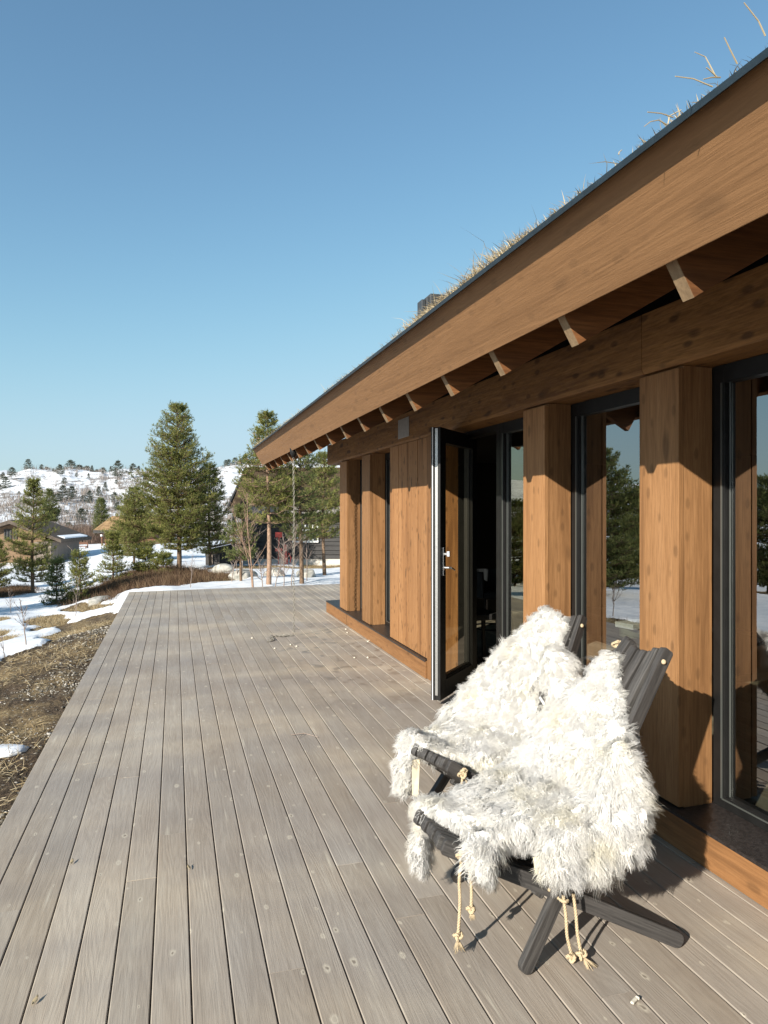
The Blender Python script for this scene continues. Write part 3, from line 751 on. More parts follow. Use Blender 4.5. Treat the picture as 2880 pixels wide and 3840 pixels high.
M_pine = leafmat('pine_needles', [(0, (.085, .10, .030)), (.4, (.20, .215, .062)), (.8, (.33, .32, .095)), (1, (.44, .39, .16))], trans=.45)
M_pine2 = leafmat('dark_pine_needles', [(0, (.07, .09, .032)), (.5, (.165, .19, .065)), (1, (.30, .30, .11))], trans=.45)
M_pinef = leafmat('far_pine_needles', [(0, (.07, .085, .062)), (.5, (.12, .135, .10)), (1, (.18, .19, .14))], trans=.35)
M_bark = plain('pine_bark', (.22, .15, .10), .9, 0, .1, .6, 30, .8)
M_barkr = plain('reddish_bark', (.36, .24, .17), .85, 0, .1, .5, 25, .6)
M_birch = plain('birch_twigs', (.34, .27, .23), .85, 0, .1, .5, 40, .3)

# turf along the roof edge
def build_turf():
    rs = np.random.RandomState(5); n = 15000
    al = R_(30); i_ = np.array([math.cos(al), 0, math.sin(al)]); T = np.array([1.41, 0, 2.332]) + .307 * np.array([-math.sin(al), 0, math.cos(al)])
    y = rs.uniform(-1.0, 11.95, n * 2); dens = .5 + fbm(y * .9, y * 0 + 3.) * 1.5 + .25 * fbm(y * 4, y * 0 + 8., 2)
    clump = np.exp(-((y - 2.75) / .32) ** 2) + .5 * np.exp(-((y - 2.15) / .12) ** 2)
    dens = dens * np.where(y < 1.75, .35, np.where(y < 2.3, .10, .55)) + clump * 1.3
    y = y[rs.rand(len(y)) < np.clip(dens + .2, .04, 1)][:n]; n = len(y)
    s = rs.exponential(.10, n) + .005
    P = T + s[:, None] * i_; P[:, 1] = y; P[:, 2] += .004
    D = rs.randn(n, 3) * np.array([.75, .9, .35]) + np.array([-.25, -.2, .9])
    tall = .8 + .35 * np.clip(fbm(y * .8, y * 0 + 3.) * 2, -.5, 1) + .55 * np.exp(-((y - 2.75) / .32) ** 2)
    L = .78 * (rs.uniform(.03, .095, n) + (rs.rand(n) > .985) * rs.uniform(.04, .12, n)) * tall
    V, F = blades(P, D, L, .0032, rs, .45, 2)
    npmesh('roof_turf', V, F, M_turf, cabin, rnd=np.repeat(rs.rand(n), 6))['kind'] = 'stuff'
    # mat of litter under the blades
    mb = MB(); q0 = T
    N_ = 200
    for k in range(N_):
        ya = -5 + 17 * k / N_; yb = ya + 17 / N_
        h = lambda yy: .018 + .022 * (float(fbm(yy * 1.1, 3.)) + .4)
        A = T + i_ * .004; Bp = T + i_ * .35; C = T + i_ * 4.35
        mb.add([(A[0], ya, A[2]), (A[0], yb, A[2]), (Bp[0], ya, Bp[2] + h(ya)), (Bp[0], yb, Bp[2] + h(yb)), (C[0], ya, C[2] + .05), (C[0], yb, C[2] + .05)], [(0, 2, 3, 1), (2, 4, 5, 3)], .5)
    mb.build('turf_mat', plain('turf_litter', (.36, .28, .17), .95, 0, .1, .6, 60, .8), cabin, True)
    # long broken straws near the camera
    def R3(px, py, Y):       # a point of the plane across the roof edge
        t_ = (px - 1440) / 2662.0; d = Y / (CT - t_ * ST); return at(px, py, d)
    for seg in ([(2870, 135), (2845, 80), (2790, 10)], [(2765, 240), (2740, 190), (2716, 140)], [(2672, 325), (2600, 295), (2532, 286)],
                [(2685, 290), (2665, 250), (2645, 213), (2605, 195)], [(2690, 290), (2660, 262), (2648, 253)], [(2702, 290), (2670, 290), (2638, 297)],
                [(2525, 440), (2480, 425), (2428, 420)], [(2502, 468), (2470, 450), (2440, 456), (2415, 475)], [(2505, 465), (2510, 435), (2555, 412)],
                [(2095, 800), (2075, 785), (2060, 782)], [(2320, 580), (2322, 570), (2332, 562)]):
        x0, y0 = seg[0]
        t_ = (x0 - 1440) / 2662.0; Y = 1.235 * (CT - t_ * ST) / (ST + t_ * CT)
        st = MB(); st.tube([R3(x, y, Y) for x, y in seg], [.0018, .0015, .0012, .0008][:len(seg)], 5, random.Random(x0).uniform(.5, 1)); st.build('straw', M_turf, cabin)
build_turf()

# ------------------------------------------------------------------ chairs
def rope(mb, pts, R=.0062, twist=210, seg=.004):
    """three twisted strands along a polyline (smoothed)"""
    P = [Vector(p) for p in pts]; out = []
    for i in range(len(P) - 1):
        p0 = P[max(i - 1, 0)]; p1 = P[i]; p2 = P[i + 1]; p3 = P[min(i + 2, len(P) - 1)]
        n = max(2, int((p2 - p1).length / seg))
        for k in range(n):
            t = k / n
            out.append(.5 * ((2 * p1) + (p2 - p0) * t + (2 * p0 - 5 * p1 + 4 * p2 - p3) * t * t + (3 * p1 - p0 - 3 * p2 + p3) * t ** 3))
    out.append(P[-1]); ref = Vector((1, .2, .1)); s = 0; tr = [[], [], []]
    for i, p in enumerate(out):
        t = (out[min(i + 1, len(out) - 1)] - out[max(i - 1, 0)]).normalized()
        x = (ref - t * ref.dot(t)); x = x.normalized() if x.length > 1e-5 else t.orthogonal().normalized(); ref = x; y = t.cross(x)
        if i: s += (p - out[i - 1]).length
        for k in range(3):
            a = s * twist + k * 2.0944; tr[k].append(p + (x * math.cos(a) + y * math.sin(a)) * R * .52)
    for k in range(3): mb.tube(tr[k], R * .56, 5, .3 + .2 * k)

def knot(mb, c, r=.011, ax=(0, 0, 1), seed=0):
    rnd = random.Random(seed); c = Vector(c)
    pts = []
    for k in range(26):                        # a trefoil read as an overhand knot
        a = 2 * math.pi * k / 25
        v = Vector((math.sin(a) + 2 * math.sin(2 * a), math.cos(a) - 2 * math.cos(2 * a), -1.4 * math.sin(3 * a))) * (r / 2.6)
        pts.append(c + Vector((v.x, v.z * 1.1, v.y)) if seed % 2 else c + v)
    rope(mb, pts, .0058)
def tassel(mb, c, seed=0, L=.045, lean=(0, 0, -1)):
    rnd = random.Random(seed); c = Vector(c)
    for k in range(46):
        d = Vector(lean) + Vector((rnd.uniform(-.55, .55), rnd.uniform(-.55, .55), rnd.uniform(-.1, .2)))
        d.normalize(); l = L * rnd.uniform(.6, 1.05)
        e = Vector((rnd.uniform(-.3, .3), rnd.uniform(-.3, .3), -.2)) * .01
        mb.tube([c, c + d * l * .5, c + d * l + e], [.0016, .0013, .0006], 4, rnd.random())

def slat(name, pa, pb, th, h, nrm, ra, rb, mat, parent, seed):
    """one flat slat from pa to pb: rounded-corner side profile (ra, rb at the two ends), extruded by its thickness"""
    pa = Vector(pa); pb = Vector(pb); ax = (pb - pa); L = ax.length; ax.normalize(); sd = nrm.cross(ax).normalized(); up = ax.cross(sd)
    prof = []
    def corner(cx, cz, r, a0, a1):
        for k in range(6): a = a0 + (a1 - a0) * k / 5; prof.append((cx + r * math.cos(a), cz + r * math.sin(a)))
    H = h / 2; pi = math.pi
    corner(L - rb, -H + rb, rb, -pi / 2, 0); corner(L - rb, H - rb, rb, 0, pi / 2); corner(ra, H - ra, ra, pi / 2, pi); corner(ra, -H + ra, ra, pi, 1.5 * pi)
    mb = MB(); mb.extrude_y(prof, -th / 2, th / 2, random.Random(seed).random())
    me_o = mb.build(name, mat, parent, bevel=.0028)
    M = Matrix((ax, -sd if False else sd, up)).transposed().to_4x4(); M.translation = pa
    me_o.matrix_local = M
    return me_o

def chair(loc, rz, top, front, label, seed, c1=True):
    rnd = random.Random(seed)
    ch = empty('slat_chair', loc, rz)
    tag(ch, label, 'chair', 'low folding slat chairs by the windows')
    tx, tz = top; fx, fz = front
    cx, cz = 0.0, .225; th = .0285; n = 17; mid = 8
    ends = [0, -.012, -.028, -.036, -.038, -.034, -.026, -.012, 0.002]
    bdir = Vector((tx - cx, 0, tz - cz)).normalized(); sdir = Vector((fx - cx, 0, fz - cz)).normalized()
    for i in range(n):
        yc = (i - mid) * .0305 * (1.12 if i in (0, 16) else 1); outer = i in (0, 1, 15, 16)
        if i % 2 == 0:      # back slats (9)
            j = i // 2; yt = (j - 4) * .0293
            p1 = Vector((tx, yt, tz)) + bdir * ends[j]; s_ = Vector((cx, yc, cz)); dr = (p1 - s_).normalized()
            low = (cz - .009) / dr.z if outer else .05
            nrm = Vector((-bdir.z, 0, bdir.x)); off = nrm * ((0.005 if j % 2 else -.005) if not outer else -.004)
            slat('back_slat', p1 + off, s_ - dr * low + off, th, .052 if outer else .046, nrm, .012, .024 if outer else .01, M_slatx, ch, seed * 50 + i)
        else:               # seat slats (8)
            j = i // 2; yt = (j - 3.5) * .0335
            e = [.0, .012, .006, .014, .012, .016, .010, .018][7 - j] * 1.1
            p1 = Vector((fx, yt, fz)) - sdir * e; s_ = Vector((cx, yc, cz)); dr = (p1 - s_).normalized()
            low = (cz - .020) / dr.z if outer else .06
            nrm = Vector((-sdir.z, 0, sdir.x)); nrm = nrm if nrm.z > 0 else -nrm
            slat('seat_slat', p1, s_ - dr * low, th, .056 if outer else .050, nrm, .013, .024 if outer else .01, M_slatx, ch, seed * 50 + i)
    # ropes: top, seat front, crossing
    ny = -.128
    def part(name, f):
        m = MB(); f(m); m.build(name, M_rope, ch, True)
    pt = Vector((tx, 0, tz)) - bdir * .055
    part('top_rope', lambda m: (rope(m, [pt + Vector((0, -.142, 0)), pt + Vector((0, 0, 0)), pt + Vector((0, .142, .004))]),
                                m.tube([pt + Vector((.0, -.140, 0)), pt + Vector((-.003, -.146, .003))], [.012, .008], 10),
                                knot(m, pt + Vector((-.008, .152, .012)), .020, seed=seed), knot(m, pt + Vector((-.004, .148, .02)), .014, seed=seed + 1)))
    pf = Vector((fx, 0, fz)) - sdir * .085
    def fr(m):
        a = pf + Vector((0, -.150, .0))
        rope(m, [pf + Vector((0, .13, 0)), pf + Vector((0, 0, 0)), a, a + Vector((.002, -.012, .012))])
        knot(m, a + Vector((.0, -.008, -.006)), .017, seed=seed); knot(m, a + Vector((.006, -.010, .008)), .012, seed=seed + 1)
        l1 = .315 if c1 else .24
        rope(m, [a + Vector((0, -.010, -.01)), a + Vector((-.012, -.012, -.08)), a + Vector((-.010, -.012, -.17)), a + Vector((-.016, -.012, -l1 + .04))])
        knot(m, a + Vector((-.017, -.012, -l1 + .03)), .013, seed=3); tassel(m, a + Vector((-.017, -.012, -l1 + .02)), 4 + seed, lean=(.1, -.1, -1), L=min(.045, pf.z - l1 + .015))
        rope(m, [a + Vector((.006, -.010, -.01)), a + Vector((.028, -.012, -.06)), a + Vector((.034, -.014, -.13)), a + Vector((.033, -.014, -.185))])
        knot(m, a + Vector((.033, -.014, -.195)), .013, seed=6); tassel(m, a + Vector((.036, -.014, -.205)), 9 + seed, L=.026)
    part('front_rope', fr)
    def cr(m):
        a = Vector((cx + .03, -.305, cz - .005))
        rope(m, [Vector((cx, .28, cz)), Vector((cx, 0, cz)), Vector((cx, -.285, cz)), a])
        rope(m, [a + Vector((-.02, 0, .02)), a + Vector((-.012, -.004, -.05)), a + Vector((-.006, -.002, -.12)), a + Vector((.010, -.002, -.185))])
        knot(m, a + Vector((.012, -.002, -.200)), .014, seed=2)
        rope(m, [a + Vector((.02, 0, .02)), a + Vector((.028, -.004, -.05)), a + Vector((.032, -.006, -.11)), a + Vector((.042, -.01, -.175))])
        knot(m, a + Vector((.045, -.012, -.190)), .014, seed=5); tassel(m, a + Vector((.052, -.016, -.198)), 12 + seed, L=.055, lean=(.45, -.55, -.6))
    part('crossing_rope', cr)
    # side dowel plugs where the ropes pass
    return ch
chair((1.30, 2.52, 0), 0, (.586, 1.04), (-.39, .392), 'charcoal slat chair nearest the camera, feet and hanging ropes fully in view', 1)
chair((1.453, 3.211, 0), R_(17), (.586, 1.04), (-.33, .45), 'charcoal slat chair behind the nearest one, closer to the open door', 2, False)

# ------------------------------------------------------------------ sheepskins
def wool_mats():
    m, t, b = new_mat('cream_wool')
    v = coords(t); n1 = noise(t, v, 5.5, 3, .5); n2 = noise(t, v, 60, 3, .6)
    c = ramp(t, n1, [(.42, (.985, .98, .965)), (.56, (.98, .965, .92)), (.70, (.97, .935, .81))]).outputs[0]
    c = mixc(t, mth(t, 'MULTIPLY', attr(t), .10), c, (.90, .87, .80))
    lk(t, c, b.inputs['Base Color']); b.inputs['Roughness'].default_value = .55; b.inputs['Specular IOR Level'].default_value = .2
    b.inputs['Sheen Weight'].default_value = .25
    out = t.nodes['Material Output']; mx = N(t, 'ShaderNodeMixShader'); tr = N(t, 'ShaderNodeBsdfTranslucent'); lk(t, c, tr.inputs[0])
    mx.inputs[0].default_value = .56; lk(t, b.outputs[0], mx.inputs[1]); lk(t, tr.outputs[0], mx.inputs[2]); lk(t, mx.outputs[0], out.inputs[0])
    m2 = plain('wool_underfur', (.95, .94, .91), .95, 0, .05, .04, 60, .6, col2=(.92, .89, .83))
    return m, m2
M_wool, M_under = wool_mats()
M_skin = plain('pale_hide', (.80, .70, .50), .8, 0, .2, .2, 30, .3)

def fleece(name, patches, label, seed, nclump, M=Matrix.Identity(4), hide=None, spine=None):
    rs = np.random.RandomState(seed); bm = bmesh.new()
    for (quad, rad) in patches:
        A, B, C, D = [Vector(p) for p in quad]
        nu = max(2, int(max((B - A).length, (C - D).length) / .035) + 1); nv = max(2, int(max((D - A).length, (C - B).length) / .035) + 1)
        for i in range(nu):
            for j in range(nv):
                u = i / (nu - 1); v = j / (nv - 1)
                p = A * (1 - u) * (1 - v) + B * u * (1 - v) + C * u * v + D * (1 - u) * v
                p = p + Vector(rs.randn(3) * .006)
                r = rad * rs.uniform(.85, 1.15)
                bmesh.ops.create_icosphere(bm, subdivisions=1, radius=r, matrix=Matrix.Translation(p))
    me = bpy.data.meshes.new('tmp'); bm.to_mesh(me); bm.free()
    tmp = bpy.data.objects.new('tmp', me); COL.objects.link(tmp)
    md = tmp.modifiers.new('r', 'REMESH'); md.mode = 'VOXEL'; md.voxel_size = .013
    sm = tmp.modifiers.new('s', 'SMOOTH'); sm.factor = .6; sm.iterations = 8
    dg = bpy.context.evaluated_depsgraph_get(); me2 = bpy.data.meshes.new_from_object(tmp.evaluated_get(dg))
    bpy.data.objects.remove(tmp)
    me2.transform(M)
    nV = len(me2.vertices); V = np.empty(nV * 3); me2.vertices.foreach_get('co', V); V = V.reshape(-1, 3)
    nF = len(me2.polygons); C = np.empty(nF * 3); me2.polygons.foreach_get('center', C); C = C.reshape(-1, 3)
    Nn = np.empty(nF * 3); me2.polygons.foreach_get('normal', Nn); Nn = Nn.reshape(-1, 3)
    Ar = np.empty(nF); me2.polygons.foreach_get('area', Ar)
    base = C[np.argmin(C[:, 2])]
    root = empty(name, (float(C[:, 0].mean()), float(C[:, 1].mean()), float(C[:, 2].min())))
    tag(root, label, 'sheepskin', 'sheepskins draped over the slat chairs')
    loc = np.array(root.location)
    me2.transform(Matrix.Translation(-Vector(loc))); C = C - loc
    me2.materials.clear(); a = me2.attributes.new('rnd', 'FLOAT', 'POINT')
    for m_ in (M_under,): me2.materials.append(m_)
    me2.polygons.foreach_set('use_smooth', [True] * nF)
    o = bpy.data.objects.new('underfur', me2); COL.objects.link(o); o.parent = root
    # locks of wool
    idx = rs.choice(nF, nclump, p=Ar / Ar.sum())
    cp = C[idx]; cn = Nn[idx]
    cen = C.mean(0)
    outw = cp - cen; outw[:, 2] *= .4; outw /= np.linalg.norm(outw, axis=1, keepdims=True) + 1e-6
    fld = np.stack([fbm(cp[:, 0] * 9, cp[:, 1] * 9 + cp[:, 2] * 7, 2), fbm(cp[:, 0] * 9 + 40, cp[:, 1] * 9 + cp[:, 2] * 7, 2), fbm(cp[:, 0] * 9 + 80, cp[:, 2] * 9, 2)], 1)
    gd = cn * .62 + outw * .35 + np.array([0, 0, -.36]) + fld * 1.1 + rs.randn(nclump, 3) * .26
    gd = gd - cn * np.minimum(0, (gd * cn).sum(1, keepdims=True)) * 1.1
    gd /= np.linalg.norm(gd, axis=1, keepdims=True)
    K = 18; S = nclump * K; seg = 5
    long_ = rs.uniform(.022, .044, nclump) * (1 + .40 * (rs.rand(nclump) > .88))
    t1 = np.cross(gd, rs.randn(nclump, 3)); t1 /= np.linalg.norm(t1, axis=1, keepdims=True); t2 = np.cross(gd, t1)
    rep = lambda A: np.repeat(A, K, 0)
    rootp = rep(cp) + (rep(t1) * rs.randn(S, 1) + rep(t2) * rs.randn(S, 1)) * .0095
    L = rep(long_)[:, None] * rs.uniform(.7, 1.12, (S, 1))
    sp = (rep(t1) * rs.randn(S, 1) + rep(t2) * rs.randn(S, 1)) * .10
    dirs = rep(gd) + sp
    ph = rep(rs.rand(nclump)) * 6.283 + rs.randn(S) * .35; fq = rep(rs.uniform(1.2, 2.6, nclump)); am = rep(rs.uniform(.0018, .0055, nclump))
    pts = []
    bendv = rep(t1 * rs.randn(nclump, 1) * .35 + np.array([0, 0, -.28]))
    for k in range(seg + 1):
        s = k / seg
        conv = rep(cp) + rep(gd) * L * s
        p = rootp + dirs * L * s + bendv * L * s * s
        p = p + (conv - (rootp + dirs * L * s)) * (.30 * s)
        w_ = (am * s ** .7)[:, None]
        a_ = (ph + fq * 6.283 * s)[:, None]
        p = p + rep(t1) * np.cos(a_) * w_ + rep(t2) * np.sin(a_) * w_
        pts.append(p)
    pts = np.stack(pts, 1)                               # S, seg+1, 3
    tan = np.gradient(pts, axis=1); tan /= np.linalg.norm(tan, axis=2, keepdims=True) + 1e-9
    ref = rs.randn(S, 1, 3); x = np.cross(tan, ref); x /= np.linalg.norm(x, axis=2, keepdims=True) + 1e-9; y = np.cross(tan, x)
    rad = (np.array([1, 1, .95, .8, .55, .15]) * .00072)[None, :, None] * rs.uniform(.7, 1.5, (S, 1, 1))
    ring = [pts + (x * math.cos(a_) + y * math.sin(a_)) * rad for a_ in (0, 2.094, 4.189)]
    VV = np.stack(ring, 2).reshape(-1, 3)                # S,(seg+1),3
    b = (np.arange(S) * (seg + 1) * 3)[:, None, None]; kk = (np.arange(seg) * 3)[None, :, None]; c = np.arange(3)[None, None, :]
    c2 = (c + 1) % 3
    F = np.stack([b + kk + c, b + kk + c2, b + kk + 3 + c2, b + kk + 3 + c], -1).reshape(-1, 4)
    wo = npmesh('wool', VV, F, M_wool, root, True, rnd=np.repeat(rep(rs.rand(nclump)) * .6 + rs.rand(S) * .4, (seg + 1) * 3))
    ax_ = (y * 0 + x) * 0
    own = np.stack([x * math.cos(a_) + y * math.sin(a_) for a_ in (0, 2.094, 4.189)], 2)      # S,seg+1,3,3
    sm_ = (rep(cn) + np.array([0, 0, .30]))[:, None, None, :]
    nn_ = (own * .30 + sm_ * .9).reshape(-1, 3); nn_ /= np.linalg.norm(nn_, axis=1, keepdims=True)
    wo.data.normals_split_custom_set_from_vertices(nn_.astype(np.float32))
    if hide:
        mb = MB()
        for q in hide:
            q = [M @ Vector(p) - Vector(loc) for p in q]
            nq = (q[1] - q[0]).cross(q[3] - q[0]).normalized() * .002
            pts8 = [p - nq for p in q] + [p + nq for p in q]
            mb.add(pts8, [(3, 2, 1, 0), (4, 5, 6, 7), (0, 1, 5, 4), (1, 2, 6, 5), (2, 3, 7, 6), (3, 0, 4, 7)])
        mb.build('hide', M_skin, root)
    return root

F1 = [
    ([(1.775, 2.645, .955), (1.785, 2.605, .96), (1.715, 2.485, .83), (1.67, 2.68, .81)], .033),
    ([(1.67, 2.68, .81), (1.715, 2.48, .83), (1.61, 2.30, .67), (1.53, 2.74, .66)], .042),
    ([(1.53, 2.74, .64), (1.61, 2.30, .67), (1.53, 2.22, .48), (1.36, 2.76, .44)], .048),
    ([(1.36, 2.74, .46), (1.52, 2.24, .50), (1.17, 2.33, .42), (1.11, 2.68, .405)], .050),
    ([(1.11, 2.70, .405), (1.16, 2.36, .405), (1.09, 2.46, .395), (.95, 2.68, .405)], .034),
    ([(1.585, 2.28, .70), (1.61, 2.23, .60), (1.60, 2.19, .50), (1.50, 2.24, .52)], .046),
    ([(1.595, 2.19, .50), (1.48, 2.20, .46), (1.42, 2.17, .35), (1.56, 2.17, .42)], .040),
    ([(1.52, 2.22, .48), (1.27, 2.22, .43), (1.25, 2.18, .355), (1.44, 2.17, .345)], .042),
    ([(1.10, 2.33, .415), (1.03, 2.37, .42), (.995, 2.30, .39), (1.055, 2.255, .375)], .028),
    ([(1.045, 2.255, .385), (1.00, 2.28, .385), (1.00, 2.255, .325), (1.035, 2.24, .325)], .024),
    ([(.95, 2.70, .405), (1.00, 2.74, .39), (.985, 2.75, .14), (.955, 2.725, .16)], .028),
]
fleece('sheepskin', F1, 'cream long-wool sheepskin over the nearest chair, its neck laid up the backrest', 21, 5600,
       hide=[[(1.185, 2.20, .40), (1.205, 2.20, .40), (1.20, 2.19, .345), (1.187, 2.19, .35)]])
F2 = [
    ([(.52, .11, 1.02), (.52, -.03, 1.00), (.45, -.10, .84), (.37, .19, .84)], .036),
    ([(.37, .19, .84), (.45, -.10, .84), (.38, -.23, .64), (.24, .31, .64)], .045),
    ([(.24, .31, .64), (.38, -.23, .64), (.22, -.27, .50), (.08, .34, .49)], .050),
    ([(.08, .32, .47), (.20, -.27, .49), (-.08, -.16, .40), (-.16, .29, .405)], .042),
    ([(-.16, .29, .41), (-.10, -.05, .405), (-.27, .09, .445), (-.29, .22, .455)], .030),
    ([(.39, -.08, .86), (.42, -.17, .82), (.39, -.25, .64), (.28, -.23, .60)], .050),
    ([(.40, -.24, .66), (.30, -.24, .62), (.26, -.28, .50), (.37, -.28, .50)], .044),
    ([(-.29, .24, .475), (-.28, .16, .475), (-.335, .15, .38), (-.35, .20, .38)], .026),
    ([(-.34, .14, .40), (-.355, .21, .40), (-.35, .20, .22), (-.34, .15, .23)], .025),
]
M2 = Matrix.Translation((1.453, 3.211, 0)) @ Matrix.Rotation(R_(17), 4, 'Z')
f2 = fleece('sheepskin', F2, 'cream long-wool sheepskin over the farther chair, with a small white tag', 22, 5600, M2,
            hide=[[(-.345, .115, .40), (-.31, .10, .40), (-.32, .10, .22), (-.345, .115, .23)]])
tg = MB(); tM = Matrix.Translation(at(2033, 2627, 3.33) - f2.location) @ Matrix.Rotation(R_(-20), 4, 'Z') @ Matrix.Rotation(R_(-35), 4, 'Y')
tg.box(-.006, .006, -.035, .035, -.012, .012, .5, tM); tg.build('care_tag', M_white, f2, bevel=.004)

# ------------------------------------------------------------------ chain
def build_chain():
    mb = MB()
    def link_(c, a, side, L=.021, W=.0112, r=.0031):
        a = a.normalized(); s = (side - a * side.dot(a)).normalized(); pts = []
        for k in range(17):
            t = 2 * math.pi * k / 16
            pts.append(c + a * (math.cos(t) * L if abs(math.cos(t)) < 2 else 0) + s * math.sin(t) * W)
        mb.tube(pts, r, 6, random.Random(k).random(), cap=False)
    z = 2.26; k = 0
    while z > .02:
        sway = Vector((1.437 + .004 * math.sin(z * 5), 8.888 + .003 * math.sin(z * 7 + 1), z))
        s = Vector((1, .3, 0)) if k % 2 else Vector((-.3, 1, 0))
        link_(sway, Vector((.02, .01, 1)), s); z -= .033; k += 1
    rnd = random.Random(4); p = Vector((1.437, 8.888, .008)); d = Vector((-1, -.12, 0))
    for k in range(26):
        d = (Matrix.Rotation(rnd.uniform(-.55, .5), 3, 'Z') @ d)
        if k == 15: d = Vector((.5, -.8, 0))
        d.normalize(); p = p + d * .024
        p.z = .006 + (k % 2) * .006 + rnd.random() * .006
        link_(p.copy(), d, Vector((0, 0, 1)) + Vector((rnd.uniform(-1, 1), rnd.uniform(-1, 1), 0)) if k % 2 else Vector((-d.y, d.x, .3)))
    o = mb.build('rain_chain', M_galv, None, True)
    tag(o, 'grey steel rain chain hanging from the eave to a small heap on the deck', 'chain')
build_chain()

# ------------------------------------------------------------------ small things on the deck
def pebble(p, r, label, seed, grp='white crumbs scattered on the deck', mat=None, name='pebble', cat='pebble', sz=(1, .8, .6)):
    rnd = random.Random(seed); bm = bmesh.new(); bmesh.ops.create_icosphere(bm, subdivisions=2, radius=1)
    for v in bm.verts:
        n = v.co.normalized(); k = 1 + .28 * math.sin(n.x * 3 + seed) * math.sin(n.y * 4 + seed * 2) + rnd.uniform(-.08, .08)
        v.co = Vector((n.x * sz[0], n.y * sz[1], n.z * sz[2])) * r * k
    me = bpy.data.meshes.new(name); bm.to_mesh(me); bm.free()
    o = link(name, me, mat or M_peb, None, True); o.location = (p[0], p[1], p[2] if len(p) > 2 else r * sz[2] * .75); o.rotation_euler = (0, 0, rnd.random() * 6)
    tag(o, label, cat, grp); return o
M_peb = plain('white_stone_crumb', (.72, .68, .58), .8, 0, .2, .3, 80)
def onplane(px, py, z=0.0):
    d = (CH - z) * 2662 / (py - 1909); p = at(px, py, d); return (p.x, p.y)
PL = ['white crumb beside the plinth joint, nearest the cabin corner', 'white crumb just nearer the camera than the one at the plinth joint', 'white crumb against the plinth below the clad wall, left of its twin', 'small white crumb touching the plinth below the clad wall',
      'white crumb on the deck in line with the second pillar, left of a pair', 'white crumb on the deck right of the pair before the cladding', 'white crumb just right of the heap of chain', 'white crumb nearer the camera than the heap of chain', 'white crumb nearest the camera below the chain', 'lone white crumb left of the heap of chain']
for i, (x, y) in enumerate([(1297, 2361), (1303, 2374), (1380, 2407), (1386, 2403), (1330, 2468), (1379, 2467), (1030, 2433), (1090, 2419), (1112, 2425), (945, 2394)]):
    pebble(onplane(x, y), .013, PL[i], i)
tw = MB()
a = onplane(1092, 2760); b = onplane(1192, 2767); c = onplane(1140, 2757); e = onplane(1120, 2772)
tw.tube([(a[0], a[1], .008), (c[0], c[1], .014), (b[0], b[1], .006)], [.0025, .003, .0015], 6); tw.tube([(c[0], c[1], .014), (e[0], e[1], .006)], [.002, .001], 5)
tag(tw.build('twig', M_birch), 'thin forked twig lying across the middle deck boards', 'twig')
p = onplane(2380, 3760)
ww = MB(); Mx = Matrix.Translation((p[0], p[1], .008)) @ Matrix.Rotation(.5, 4, 'Z')
ww.box(-.02, .02, -.006, .006, -.004, .004, .5, Mx); ww.box(.012, .020, -.009, .004, -.004, .006, .5, Mx)
tag(ww.build('wood_chip', M_peb, None, bevel=.003), 'pale wood chip lying at the bottom right of the deck', 'wood chip')
def dry_leaf(px, py, label, rz):
    p = onplane(px, py); l = MB()
    M = Matrix.Translation((p[0], p[1], .004)) @ Matrix.Rotation(rz, 4, 'Z'); P = []
    for k in range(7):
        s = k / 6; w_ = .006 * math.sin(math.pi * min(1, s * 1.05)) + .0006
        P += [M @ Vector((s * .035, -w_, .003 + .006 * s * s)), M @ Vector((s * .035, 0, .002 + .004 * s)), M @ Vector((s * .035, w_, .006 + .006 * s * s))]
    F = []
    for k in range(6):
        for j in (0, 1): F.append((k * 3 + j, k * 3 + 3 + j, k * 3 + 4 + j, k * 3 + 1 + j))
    l.add(P, F, .7); o = l.build('dry_leaf', M_dry, None, True); so_ = o.modifiers.new('s', 'SOLIDIFY'); so_.thickness = .0008
    tag(o, label, 'leaf')
dry_leaf(120, 3775, 'curled dry willow leaf in a board gap at the bottom left', 1.2)
dry_leaf(265, 3245, 'tiny curled dry leaf caught in a board gap left of centre', 1.4)
dry_leaf(712, 3265, 'tiny straw-coloured leaf caught in a central board gap', 1.8)

